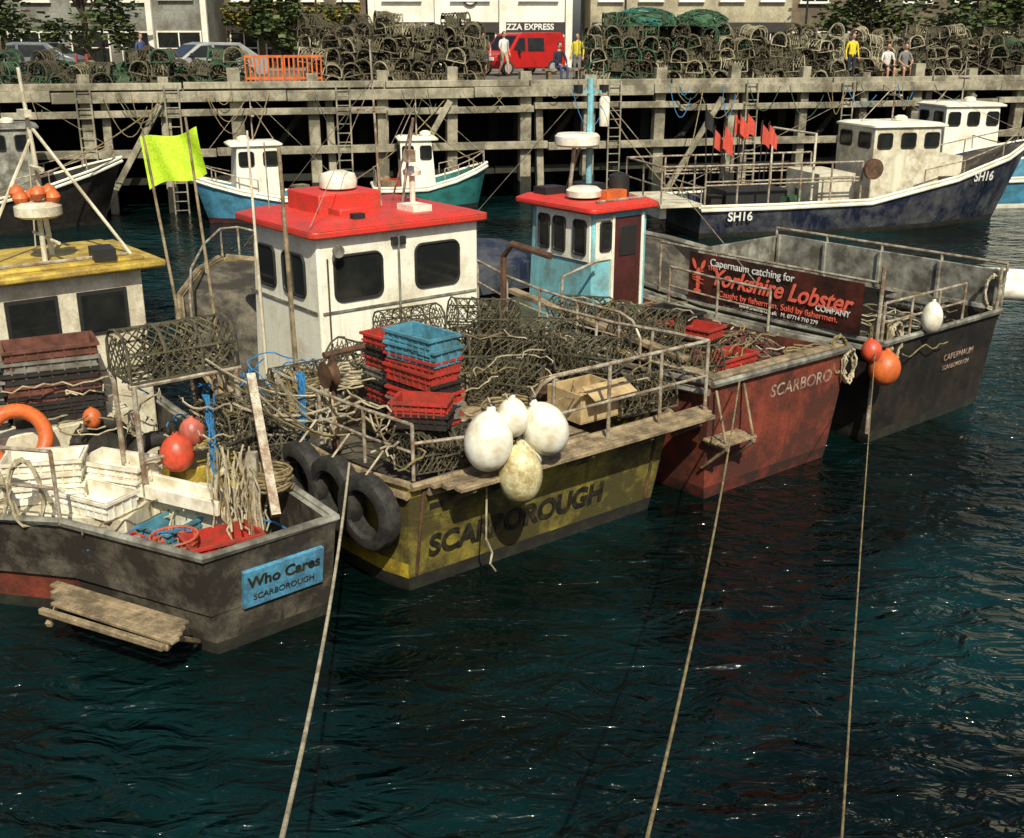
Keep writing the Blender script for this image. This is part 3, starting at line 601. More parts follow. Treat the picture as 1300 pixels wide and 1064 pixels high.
for x,y in((-4.2,9.62),(-3.6,9.32),(-3.0,9.02)): sh.beam((x,y-.35,.45),(x+.05,y+.1,.15),.05,.05)
dirT=Vector((-1.72+2.77,9.87-8.95,0)).normalized(); nrm=Vector((dirT.y,-dirT.x,0)); up=(Vector((0,0,1))+nrm*.17).normalized(); nn_=dirT.cross(up).normalized()
rotm=Matrix((dirT,up,nn_)).transposed().to_4x4()
sp=g.part('name_plate',signb); cpt=Vector((-2.21,9.53,.63))
def plate(p,c,w,hh,t):
    vs=[c+dirT*(x*w/2)+up*(y*hh/2)+nn_*(z*t) for z in(0,1) for x,y in((-1,-1),(1,-1),(1,1),(-1,1))]; p.add(vs,[(3,2,1,0),(4,5,6,7),(0,1,5,4),(1,2,6,5),(2,3,7,6),(3,0,4,7)])
plate(sp,cpt,.86,.40,.05)
text(g,'boat_name','Who Cares',cpt+nn_*.054+up*.07,'aft',.165,bklet,rot=rotm,bold=.004); text(g,'boat_port','SCARBOROUGH',cpt+nn_*.054-up*.10,'aft',.09,bklet,rot=rotm)
hd=Matrix.Translation((-4.25,13.0,0))@Matrix.Rotation(rad(128),4,'Z')
def h1(p,c,d,**k):
    v=hd@Vector(c); p.box(v,d,rz=128,**k)
ww=g.part('wheelhouse_walls',cream,bevel=.02); h1(ww,(.95,1.15,1.65),(1.5,2.1,2.5))
rf=g.part('wheelhouse_roof',yroof,bevel=.03); h1(rf,(.9,1.15,2.97),(1.8,2.6,.09)); h1(rf,(.9,1.15,3.03),(1.5,2.2,.06))
gw=g.part('window_glass',glass); fw=g.part('window_frames',black)
for u in(.6,1.4): h1(fw,(.19,u,2.45),(.03,.58,.52)); h1(gw,(.18,u,2.45),(.03,.5,.44))
for u in(.6,1.2): h1(fw,(u,.09,2.45),(.48,.03,.5)); h1(gw,(u,.08,2.45),(.4,.03,.42))
mt=g.part('mast',[cream,black,orange,steel])
def L1(x,y,z): return hd@Vector((x,y,z))
mt.tube([L1(.9,.9,3.0),L1(.9,1.0,5.2)],.035,8,r2=.02); mt.tube([L1(.4,1.9,3.0),L1(.9,.98,4.4)],.02,6); mt.tube([L1(.4,.1,3.0),L1(.9,.98,4.6)],.02,6); mt.tube([L1(1.6,.9,3.0),L1(.9,.98,4.8)],.01,5)
mt.tube([L1(.9,1.0,4.1),L1(.5,1.0,4.1)],.03,6); mt.lathe([(.2,-.03),(.26,0),(.26,.1),(.2,.15)],L1(.5,1.1,3.6),18); mt.tube([L1(.5,1.1,3.0),L1(.5,1.1,3.6)],.03,8)
mt.tube([L1(.2,1.0,3.3),L1(1.2,1.0,3.3)],.02,6); mt.box(L1(.9,1.0,4.7),(.3,.08,.08),rz=128); mt.box(L1(.3,.5,3.12),(.35,.25,.14),rz=120,mi=1); mt.tube([L1(.3,.2,3.08),L1(.3,2.2,3.08)],.02,6,mi=3)
for k in range(6): mt.lathe([(.01,-.09),(.07,-.05),(.09,0),(.07,.05),(.01,.09)],L1(.4+.12*(k%3),.95+.16*(k//2),3.80+.05*(k%2)),10,mi=2)
gt=g.part('pot_table',[steel,wood],bevel=.0)
c0=Vector((-3.55,11.15,0)); d1=Vector((.79,.61,0)); d2=Vector((-.61,.79,0))
for a in(-.55,.55):
    for b_ in(-.3,.3): q_=c0+d1*a+d2*b_; gt.tube([q_+Vector((0,0,.45)),q_+Vector((0,0,2.2))],.03,8)
for b_ in(-.3,.3): gt.tube([c0+d1*-.6+d2*b_+Vector((0,0,2.2)),c0+d1*.6+d2*b_+Vector((0,0,2.2))],.03,8)
gt.tube([c0+d1*-.55-d2*.3+Vector((0,0,1.4)),c0+d1*.55-d2*.3+Vector((0,0,1.4))],.025,8)
gt.beam((-2.33,9.99,1.05),(-2.72,11.0,2.2),.09,.08,0)
gt.beam((-2.6,10.3,.45),(-2.6,10.3,1.6),.1,.1,0)
bx=g.part('deck_structures',[cream,wood,greyp,yband,whitepl],bevel=.012)
bx.box((-5.2,11.9,.95),(1.5,.9,1.0),rz=38,mi=0); bx.box((-3.3,11.6,.8),(1.1,.8,.7),rz=38,mi=3); bx.box((-6.2,11.2,.9),(1.2,.9,.9),rz=38,mi=1)
bx.beam((-4.7,11.1,1.05),(-3.0,10.35,.98),.28,.05,4); bx.beam((-4.75,11.22,1.12),(-3.05,10.47,1.05),.05,.2,4); bx.beam((-4.65,10.95,1.1),(-2.95,10.2,1.03),.05,.16,4)
bx.beam((-4.9,11.35,.75),(-2.85,10.6,.72),.5,.5,0)
bx.box((-3.6,10.75,.85),(.8,.05,.16),rz=-30,mi=2); bx.box((-4.75,10.55,.72),(1.9,.7,.5),rz=-8,mi=0)
bx.beam((-6.4,10.9,1.2),(-5.4,10.5,1.15),.3,.05,1)
rl=g.part('deck_rails',[steel])
rail(rl,[(-4.35,9.72,1.08),(-5.0,9.85,1.08),(-5.6,10.0,1.08),(-6.3,10.7,1.1),(-7.0,11.4,1.15)],.75,.022)
dd=g.part('deck_ropes',[rope,roped,ropeb])
for k in range(34):
    x=-2.75+R.uniform(-.28,.22);y=10.35+R.uniform(-.2,.2); z=1.55+R.uniform(-.2,.1)
    dd.tube([(x+R.uniform(-.03,.03),y+R.uniform(-.03,.03),z-j*.11) for j in range(8)],.012,4,mi=0 if k%4 else 1)
for k in range(6):
    x=-3.15+R.uniform(-.05,.05);y=10.95; dd.tube([(x+R.uniform(-.03,.03),y+R.uniform(-.03,.03),2.0-j*.13) for j in range(10)],.012,4,mi=2)
coil(dd,(-2.9,10.4,1.1),.22,6,.02,0,True,30); coil(dd,(-4.7,9.85,1.35),.26,6,.02,0,True,10); coil(dd,(-5.1,9.95,1.3),.24,6,.02,0,True,10); coil(dd,(-2.45,10.45,1.15),.2,6,.02,1); coil(dd,(-3.9,10.0,.5),.25,6,.02,0)
for k in range(12): dd.tube(sag((-2.9+R.uniform(-.5,.5),11.0,R.uniform(1.8,2.4)),(-1.9+R.uniform(-.5,.3),11.6,R.uniform(1.2,1.8)),.15,8),.012,4,mi=R.randrange(2))
tangle(dd,-4.0,-2.2,9.7,11.0,.6,1.1,12,3,.010); tangle(dd,-5.8,-4.2,11.2,12.2,1.5,2.0,8,2,.010); tangle(dd,-4.1,-3.0,10.9,11.4,1.3,2.2,12,3,.010)
p=solo('lobster_pot',[net,netb]); creel(p,(-3.55,11.15,2.23),38,(1.15,.62,.5),nn=11,mi_n=0,mi_f=1,r=.009,hr=.018)
p=solo('lobster_pot',[net,netb]); creel(p,(-2.75,11.5,1.1),20,(.9,.55,.42),nn=9,mi_n=1,mi_f=1)
p=solo('lobster_pot',[net,netb]); creel(p,(-2.95,11.35,1.5),60,(.9,.55,.42),nn=9,mi_n=1,mi_f=1)
crates('fish_crate_stack',W0,(-5.15,11.85,1.46),6,[blackpl,M('brown_plastic',(.18,.07,.05),.5,None,.45,5),greypl],rz=25,d=(1.0,.6,.22),order=[0,0,1,0,2,1]); crates('fish_crate_stack',W0,(-6.0,11.4,1.4),5,[blackpl,greypl],rz=30,d=(.9,.55,.22))
crates('fish_crate_stack',W0,(-4.15,10.85,1.0),2,[whitepl],rz=-20,d=(.8,.45,.2)); crates('fish_crate_stack',W0,(-4.85,10.65,.98),3,[whitepl],rz=12,d=(.8,.45,.2)); crates('fish_crate_stack',W0,(-4.25,10.35,.97),1,[whitepl],rz=-25,d=(.8,.45,.2)); crates('fish_crate_stack',W0,(-5.5,10.6,.98),2,[whitepl],rz=60,d=(.7,.42,.2))
crates('fish_crate_stack',W0,(-2.9,10.05,.5),2,[redpl],rz=35,d=(.75,.45,.2)); crates('fish_crate_stack',W0,(-4.0,9.98,.48),2,[redpl],rz=-30,d=(.75,.45,.2)); crates('fish_crate_stack',W0,(-3.45,10.45,.5),2,[bluepl],rz=60,d=(.7,.45,.2))
baskm=M('basket_plastic',(.55,.12,.06),.5,(.3,.08,.05),.4,6)
p=solo('plastic_basket',[baskm]); 
for k in range(6): p.ring((-3.35,9.95,.55+k*.06),.17+k*.012,.014,'z',5,20)
for k in range(26):
    a=2*math.pi*k/26; p.tube([(-3.35+.17*math.cos(a),9.95+.17*math.sin(a),.55),(-3.35+.23*math.cos(a),9.95+.23*math.sin(a),.86)],.012,4)
buoy('mooring_buoy',W0,(-3.52,10.85,1.38),.18,redbu,1.1); buoy('mooring_buoy',W0,(-3.4,11.05,1.55),.14,M('pink_buoy',(.75,.2,.15),.4),1.1); buoy('mooring_buoy',W0,(-4.55,11.3,1.62),.1,orange,1.1)
p=solo('lifebuoy',[orange,whitepl]); mm=Matrix.Rotation(rad(38),3,'Z')@Matrix.Rotation(rad(70),3,'X'); p.ring((-5.25,11.0,1.5),.29,.08,'z',12,32,m=mm)
tyre('tyre_fender',W0,(-3.9,11.3,1.1),.36,.2,rz=38); tyre('tyre_fender',W0,(-4.55,11.5,1.2),.36,.2,rz=35)
fg=Group('marker_flag',(-3.6,12.2,1.0),0,world=True)
fp=fg.part('pole',[wood,black]); fp.tube([(-3.6,12.2,.6),(-4.05,12.45,4.55)],.022,8,r2=.015)
fc_=fg.part('flag_cloth',flagm)
NX,NY=16,10; V=[];A=Vector((-4.03,12.43,3.92))
for i in range(NX+1):
    for j in range(NY+1):
        u,v=i/NX,j/NY; hgt=.54*(1-.1*u)
        V.append((A.x+.62*u-.05*v,A.y+.07*math.sin(u*9+v*2.5)*u**.5+.1*u,A.z+ v*hgt+.17*u+.035*math.sin(u*6+v)))
fc_.add(V,[(i*(NY+1)+j,(i+1)*(NY+1)+j,(i+1)*(NY+1)+j+1,i*(NY+1)+j+1) for i in range(NX) for j in range(NY)])
p=solo('wooden_pole',wood); p.tube([(-3.25,12.1,.8),(-3.55,12.4,4.7)],.022,8,r2=.014)
# ================================================================== MOORING ROPES
for a,b_,s_,m_,r_ in (((-1.68,10.62,1.36),(-.775,1.47,2.87),.40,rope,.013),((2.75,12.75,1.6),(-.02,1.47,2.87),.55,roped,.010),((4.98,14.6,1.5),(.6,1.47,2.87),.30,roped,.006)):
    p=solo('mooring_rope',m_); p.tube(sag(a,b_,s_,60),r_,8)
# ================================================================== GENERIC FAR BOATS
def farboat(loc,rz,L,B,zs,zb,top,bot,hx,hz,wall,roofm,side,band=None,deckz=.5):
    g=Group('fishing_boat',loc,rz)
    st=[(0,B*.44,B*.36,zs,.1),(L*.2,B*.48,B*.42,zs,L*.2),(L*.45,B*.5,B*.44,zs*1.04,L*.45),(L*.7,B*.44,B*.33,lerp(zs,zb,.4),L*.67),(L*.88,B*.28,B*.14,lerp(zs,zb,.75),L*.82),(L,.05,.03,zb,L*.91)]
    hull(g,st,deckz,top,bot,band or top,white,deckm,fore=4)
    a,b_=hx; w_=B*.31; z1=hz
    house(g,a,b_,-w_,w_,deckz,z1,wall,roofm,over=.08,rt=.07,rake=.15)
    s=-1 if side=='star' else 1; n_w=max(1,int((b_-a)/.6))
    for i in range(n_w): window(g,side,lerp(a,b_,(i+.5)/n_w)-.05,s*w_,z1-.38,(b_-a)/n_w*.58,.42)
    for y in(-w_*.5,w_*.5): window(g,'aft',y,a,z1-.38,w_*.6,.42)
    m_=g.part('mast',steel); m_.tube([((a+b_)/2,0,z1),((a+b_)/2,0,z1+1.6)],.03,6,r2=.015); m_.tube([(a,0,z1),((a+b_)/2,0,z1+1.2)],.015,5); m_.box(((a+b_)/2,0,z1+.9),(.08,.7,.05))
    m_.tube([((a+b_)/2,0,z1+1.5),(L*.97,0,zb+.3)],.008,4); m_.tube([((a+b_)/2,0,z1+1.5),(.2,0,zs+.5)],.008,4)
    rd=g.part('radar',whitepl); rd.lathe([(.15,0),(.2,.03),(.2,.12),(.1,.18)],((a+b_)/2+.3,0,z1+.12),14)
    rl=g.part('deck_rails',steel); 
    for s2 in(1,-1): rail(rl,[(L*.6,s2*B*.46,lerp(zs,zb,.3)),(L*.72,s2*B*.42,lerp(zs,zb,.45)),(L*.86,s2*B*.28,lerp(zs,zb,.72)),(L*.97,s2*.1,zb)],.4,.02,mid=False)
    rail(rl,[(.05,-B*.4,zs),(.05,0,zs),(.05,B*.4,zs)],.55,.02)
    dk=g.part('deck_gear',[blackpl,redpl,netg,wood]); 
    for k in range(5): dk.box((R.uniform(.1,.9)*a,R.uniform(-.3,.3)*B,deckz+.25),(R.uniform(.3,.7),R.uniform(.3,.6),R.uniform(.3,.7)),rz=R.uniform(0,90),mi=R.randrange(4))
    return g
g5=farboat((5.03,33.3,0),15,12.0,3.4,.95,2.45,bluehull,antif,(5.7,8.1),3.0,cream,white,'star',band=white,deckz=.6)
text(g5,'registration_bow','SH16',(9.5,-1.27,1.5),'star',.40,whlet,bold=.008,yaw=15,tilt=8)
text(g5,'registration_stern','SH16',(1.2,-1.60,.64),'star',.36,whlet,bold=.008,tilt=4)
rl=g5.part('deck_rails',steel); gp=g5.part('gantry',[cream,black,rusty])
for s2 in(1,-1):
    rail(rl,[(x,s2*1.5,1.0) for x in(.1,1.1,2.1,3.1,4.1,5.1)],1.1,.03)
    rl.tube([(.1,s2*1.5,1.65),(5.1,s2*1.5,1.65)],.025,6)
rail(rl,[(-1.2,y,1.0) for y in(-1.4,0,1.4)],1.1,.03); rl.tube([(-1.2,-1.4,2.1),(.1,-1.5,2.1)],.03,6); rl.tube([(-1.2,-1.4,1.5),(.1,-1.5,1.5)],.03,6); rl.tube([(-1.2,1.4,2.1),(.1,1.5,2.1)],.03,6)
gp.box((-.6,0,1.0),(1.3,3.0,.08)); gp.box((-1.0,0,.8),(.2,2.2,.4)); gp.tube([(3.6,-1.3,1),(3.6,-1.3,2.9),(3.6,1.3,2.9),(3.6,1.3,1)],.04,8); gp.lathe([(.3,-.06),(.3,.06)],(5.3,-1.75,1.9),18,mi=2,m=Matrix.Rotation(rad(90),3,'X')); gp.box((4.6,0,1.2),(1.2,2.0,1.0)); gp.box((2.2,.2,1.0),(2.0,1.6,.5),mi=1); gp.box((8.5,0,1.8),(1.0,1.6,.6))
for i in range(9):
    p=solo('dan_flag_pole',[black,redfl],g5); x=.9+i*.2; y=R.uniform(-.5,.5); z=2.85+R.uniform(-.2,.5); t_=R.uniform(-.15,.15); p.tube([(x,y,1.0),(x+t_,y,z+.35)],.02,5)
    V=[];
    for a in range(5):
        for b_ in range(3): V.append((x+t_-.02+(a*.08)*(1),y+.05*math.sin(a*1.8+i),z+.3-b_*.28-a*.1*(1-b_*.2)))
    p.add(V,[(a*3+b_,(a+1)*3+b_,(a+1)*3+b_+1,a*3+b_+1) for a in range(4) for b_ in range(2)],0 if i==0 else 1)
farboat((13.2,38.9,0),10,9.0,3.0,1.0,2.2,blueh,white,(1.2,3.3),3.35,white,white,'star',band=white)
farboat((19.5,42.3,0),10,9.0,3.2,1.0,2.3,white,antif,(3.5,6.0),3.4,white,white,'star')
farboat((-5.6,36.7,0),201,4.7,2.0,.75,1.45,blueh,antired,(2.0,3.5),2.35,white,white,'port',band=white)
farboat((-4.7,38.0,0),10,3.9,1.9,.8,1.5,teal,antif,(.9,2.1),2.3,white,white,'star',band=white)
farboat((-19.5,32.0,0),25,8,3.0,.9,2.0,blackhull,antif,(3.5,5.6),3.0,greyp,greyp,'star')
farboat((-14.5,26.5,0),150,7.5,2.8,.9,1.9,bluehull,antired,(3.5,5.5),2.7,greyp,wood,'port')
# ================================================================== PIER
ZD=3.96
def pl_(x): return 40.5+.25*x
gp=Group('timber_pier',(0,40.5,0),14.04)
pa=gp.part('front_piles',[wood2,woodd],bevel=.02); pb=gp.part('beams',[wood2,woodd],bevel=.015); pk=gp.part('back_piles',woodd)
x=-40
i=0
while x<46:
    w_=R.uniform(.28,.44); ln=R.uniform(-1.2,1.2); pa.box((x,-.1,2.55),(w_,.36,3.6+R.uniform(-.1,.75)),ry=ln); pa.box((x-.02*ln,-.1,-.7),(w_+.01,.37,3.1),ry=ln,mi=1)
    if i%3==1: pa.box((x+.55,-.05,1.9),(.26,.3,4.0+R.uniform(0,.6)),ry=R.uniform(-2,2))
    if i%4==2: pb.beam((x+.2,-.55,.1),(x+2.3,-.55,3.5),.12,.2,0)
    pk.box((x+.3,2.2,1.4),(.35,.35,5)); pk.box((x-.2,4.2,1.4),(.35,.35,5))
    if i%2==0: pk.beam((x,1.0,.3),(x+2.4,1.0,3.4),.2,.2)
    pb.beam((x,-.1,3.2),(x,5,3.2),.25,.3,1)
    x+=R.uniform(2.2,2.9); i+=1
for z,h_,y_ in((3.78,.34,-.42),(3.22,.22,-.38),(1.95,.26,-.40),(1.0,.25,.3)):
    x=-42
    while x<46:
        L_=R.uniform(5,9); 
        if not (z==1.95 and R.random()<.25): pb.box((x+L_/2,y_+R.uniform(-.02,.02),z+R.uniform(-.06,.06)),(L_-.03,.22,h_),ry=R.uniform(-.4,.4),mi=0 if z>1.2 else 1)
        x+=L_
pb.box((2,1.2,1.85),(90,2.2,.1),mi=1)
lad=gp.part('ladders',[wood2,steel],bevel=0)
for x in(-14.2,-11.5,-6.0,3.6,8.9,12.8):
    for s_ in(-.22,.22): lad.tube([(x+s_,-.68,-.5),(x+s_,-.68,4.1)],.03,6)
    for k in range(15): lad.tube([(x-.22,-.68,-.2+k*.3),(x+.22,-.68,-.2+k*.3)],.018,6)
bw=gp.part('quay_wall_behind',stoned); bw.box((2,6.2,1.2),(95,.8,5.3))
cb=gp.part('kerb',[wood2],bevel=.02)
x=-42
while x<46: L_=R.uniform(4,7); cb.box((x+L_/2,-.3,ZD+.1+R.uniform(-.02,.02)),(L_-.06,.3,.22)); x+=L_
rp=gp.part('hanging_ropes',[roped,ropeb,netg])
for k in range(30):
    x=R.uniform(-16,17); y=-.75; z=3.9; d_=R.uniform(.5,2.5); rp.tube(sag((x,y,z),(x+R.uniform(.2,1.6),y,z-R.uniform(0,.6)),d_*.5,10),.016,4,mi=R.choice((0,0,0,1,2)))
qd=Group('quay_deck',(0,0,0),0); qs=qd.part('surface',M('quay_tarmac',(.20,.185,.15),.9,(.10,.09,.07),.5,.25,bump=.3,bscale=12))
qs.add([(-60,pl_(-60)-.2,ZD),(60,pl_(60)-.2,ZD),(160,300,ZD),(-160,300,ZD)],[(0,1,2,3)]); qs.add([(-60,pl_(-60)-.2,ZD-.12),(60,pl_(60)-.2,ZD-.12),(160,300,ZD-.12),(-160,300,ZD-.12)],[(3,2,1,0)]); qs.add([(-60,pl_(-60)-.2,ZD-.12),(60,pl_(60)-.2,ZD-.12),(60,pl_(60)-.2,ZD),(-60,pl_(-60)-.2,ZD)],[(0,1,2,3)])
pv=solo('pavement',stone,bevel=.02); pv.box((0,60.2,ZD+.06),(90,3.4,.12))
for a,b_ in (((-9,35.6,1.2),(-8,38,3.9)),((-1,38.7,1.4),(-4,39.3,3.9)),((4.9,33.5,1.1),(3,41,3.9)),((5,33.5,1.1),(7,42,3.9)),((16,37,2.3),(14,43.5,3.9)),((-5.4,36.7,1.0),(-2,39.8,3.9)),((-14,30,1.5),(-11,37.6,3.9))):
    p=solo('mooring_rope',roped); p.tube(sag(a,b_,.3,10),.02,5)
# ------------------------------------------------------------------ pot stacks on the pier
def potstack(name,x0,x1,y0,rows,layers,mats):
    p=solo(name,mats)
    for r_ in range(rows):
        x=x0
        while x<x1:
            lay=layers+R.choice((-1,0,0,0,1))
            z=ZD
            for k in range(lay):
                mi=R.randrange(len(mats)); L,W,H=R.uniform(.75,.95),R.uniform(.55,.68),R.uniform(.4,.5)
                rz=R.choice((90,90,0,80,100,60,30))+R.uniform(-14,14)
                m=Matrix.Translation((x+R.uniform(-.1,.1),pl_(x)+y0+r_*.8+R.uniform(-.1,.1),z))@Matrix.Rotation(rad(rz),4,'Z')@Matrix.Rotation(rad(R.uniform(-14,14)),4,'X')@Matrix.Rotation(rad(R.uniform(-10,10)),4,'Y')
                def S(xx,t,q=1):
                    a=math.pi*t; return m@Vector((xx,q*W/2*math.cos(a),q*H*math.sin(a)**.7 if 0<t<1 else 0))
                for xx in(-L/2,0,L/2): p.tube([S(xx,i/8) for i in range(9)],.026,4,mi=mi)
                p.tube([m@Vector(v) for v in((-L/2,-W/2,0),(L/2,-W/2,0),(L/2,W/2,0),(-L/2,W/2,0))],.02,4,True,mi=mi)
                for i in range(-4,5):
                    for sg in(1,-1):
                        P=[S(i/4*L/2+sg*(t-.5)*.5,t) for t in(.05,.3,.5,.7,.95) if abs(i/4*L/2+sg*(t-.5)*.5)<=L/2]
                        if len(P)>1: p.tube(P,.012,3,mi=mi,cap=False)
                for i in range(6):
                    P=[m@Vector((sx_*L/2,R.uniform(-.4,.4)*W,R.uniform(.05,.8)*H)) for sx_ in(-1,-.3,.4,1)]; p.tube(P,.014,3,mi=(mi+1)%len(mats))
                for i in range(6):
                    for j in range(6):
                        if R.random()<.42:
                            xa=lerp(-L/2,L/2,j/6);xb=lerp(-L/2,L/2,(j+1)/6)
                            p.add([S(xa,i/6,.93),S(xb,i/6,.93),S(xb,(i+1)/6,.93),S(xa,(i+1)/6,.93)],[(0,1,2,3)],len(mats)-1)
                z+=H*.88
            x+=.60
potl=M('weathered_creel',(.26,.23,.14),.9,(.07,.06,.035),.5,3); potl2=M('old_creel_rope',(.44,.40,.27),.9,(.1,.08,.05),.42,3); netd=M('dark_creel_mesh',(.045,.04,.025),.95,(.10,.09,.05),.5,9)
potstack('lobster_pot_stack',-6.8,-1.4,1.2,3,5,[potl,netb,potl2,potl,netd]); potstack('lobster_pot_stack',3.2,9.5,1.6,3,5,[potl,netg,potl2,netd]); potstack('lobster_pot_stack',9.5,12.6,1.2,3,4,[potl,potl2,netb,potl2,netd]); potstack('lobster_pot_stack',13.8,19.5,2.4,2,4,[potl,potl2,netb,potl2,netd])
potstack('lobster_pot_stack',-16.5,-9.2,1.0,2,2,[netg,potl,netb,netd]); potstack('lobster_pot_stack',-23,-17,1.5,3,4,[netg,potl,netb,netd])
potstack('lobster_pot_stack',19.5,27,1.5,2,4,[potl,netg,netb,netd])
heap('fishing_net',W0,(4.9,44.0,ZD+2.0),1.3,.8,.6,[netg,netg,teal],60,.02); heap('fishing_net',W0,(7.2,44.6,ZD+2.0),1.0,.8,.55,[netg,netg],60,.02); heap('fishing_net',W0,(-12.5,39.6,ZD),1.6,.9,.8,[netg,netg],60,.02)
p=solo('safety_barrier',[orange,black],bevel=.0)
for k in range(2):
    x0=-8.9+k*1.25; y0=pl_(x0)+.35
    p.beam((x0,y0,ZD+1.0),(x0+1.2,y0+.2,ZD+1.0),.05,.08); p.beam((x0,y0,ZD+.3),(x0+1.2,y0+.2,ZD+.3),.05,.08)
    for j in range(9): p.beam((x0+j*.15,y0+j*.025,ZD+.1),(x0+j*.15,y0+j*.025,ZD+1.03),.04,.05)
    for e in(0,1.2): p.box((x0+e,y0,ZD+.05),(.08,.5,.08),mi=1)
# ------------------------------------------------------------------ vehicles
def vehicle(name,loc,rz,prof,glz,W,paint,wheels,L,wr=.32):
    g=Group(name,loc,rz); b_=g.part('body',paint,bevel=.05); n_=len(prof)
    V=[]
    for y in(-W/2,W/2):
        for x,z in prof: tuck=1-.10*max(0,(z-.9))/.9; V.append((x,y*tuck,z))
    b_.add(V,[tuple(range(n_))[::-1],tuple(range(n_,2*n_))]+[(i,(i+1)%n_,n_+(i+1)%n_,n_+i) for i in range(n_)])
    gl=g.part('windows',glass,smooth=False)
    for q_ in glz:
        if q_[0]=='s':
            for s_ in(1,-1): gl.add([(x,s_*(W/2*(1-.10*max(0,z-.9)/.9)+.006),z) for x,z in q_[1]],[tuple(range(len(q_[1])))])
        else:
            (x1_,z1_),(x2_,z2_)=q_[1]; dx,dz=x2_-x1_,z2_-z1_; l_=math.hypot(dx,dz); nx=abs(dz/l_*.008)*(1 if q_[0]=='f' else -1); nz_=abs(dx/l_*.008); w1=W*.43;w2=W*.40
            gl.add([(x1_+nx,-w1,z1_+nz_),(x1_+nx,w1,z1_+nz_),(x2_+nx,w2,z2_+nz_),(x2_+nx,-w2,z2_+nz_)],[(0,1,2,3)])
    wh=g.part('wheels',rubber); hu=g.part('hubcaps',cps); lt=g.part('lights',[whitepl,redpl,black],bevel=.01)
    for x in wheels:
        for s_ in(1,-1):
            m=Matrix.Rotation(rad(90),3,'X'); wh.lathe([(wr*.6,-.1),(wr*.95,-.1),(wr,-.06),(wr,.06),(wr*.95,.1),(wr*.6,.1)],(x,s_*(W/2-.09),wr),20,m=m); hu.lathe([(wr*.2,-.108),(wr*.62,-.104),(wr*.62,.104),(wr*.2,.108)],(x,s_*(W/2-.09),wr),16,m=m)
    xf=max(x for x,z in prof); xr=min(x for x,z in prof)
    for s_ in(1,-1): lt.box((xf-.04,s_*W*.36,.72),(.1,.3,.15),mi=0); lt.box((xr+.03,s_*W*.42,.85),(.08,.14,.3),mi=1); lt.box((xf-1.35 if L>3.9 else xf-1.2,s_*(W/2+.09),1.02),(.1,.18,.13),mi=2)
    lt.box((xf-.02,0,.42),(.06,W*.8,.16),mi=2); lt.box((xr+.02,0,.42),(.06,W*.8,.14),mi=2)
vanp=[(-2,.3),(1.95,.3),(2.05,.5),(2.0,.85),(1.2,1.05),(.65,1.72),(.4,1.82),(-1.9,1.85),(-2.05,1.6),(-2.08,.5)]
vehicle('parked_van',(.3,53,ZD),-142,vanp,[('s',[(1.0,1.08),(.3,1.05),(.3,1.6),(.62,1.6)]),('s',[(.15,1.05),(-.8,1.05),(-.8,1.6),(.15,1.6)]),('f',((1.18,1.08),(.68,1.68)))],1.8,cpr,(1.3,-1.3),4.1,.33)
carp=[(-2.05,.28),(2.0,.28),(2.12,.45),(2.05,.7),(1.1,.92),(.45,1.38),(.1,1.45),(-1.1,1.43),(-1.75,1.0),(-2.1,.88),(-2.15,.5)]
cg=[('s',[(.95,.93),(0,.93),(0,1.34),(.38,1.32)]),('s',[(-.1,.93),(-1.35,.95),(-1.0,1.33),(-.1,1.35)]),('f',((1.08,.95),(.5,1.36))),('r',((-1.7,1.04),(-1.15,1.4)))]
vehicle('parked_car',(-11.2,42.2,ZD),215,carp,cg,1.75,cps,(1.35,-1.3),4.2); vehicle('parked_car',(-18.5,44.0,ZD),185,carp,cg,1.75,cpg,(1.35,-1.3),4.2); vehicle('parked_car',(-23,47,ZD),10,carp,cg,1.75,cps,(1.35,-1.3),4.2)
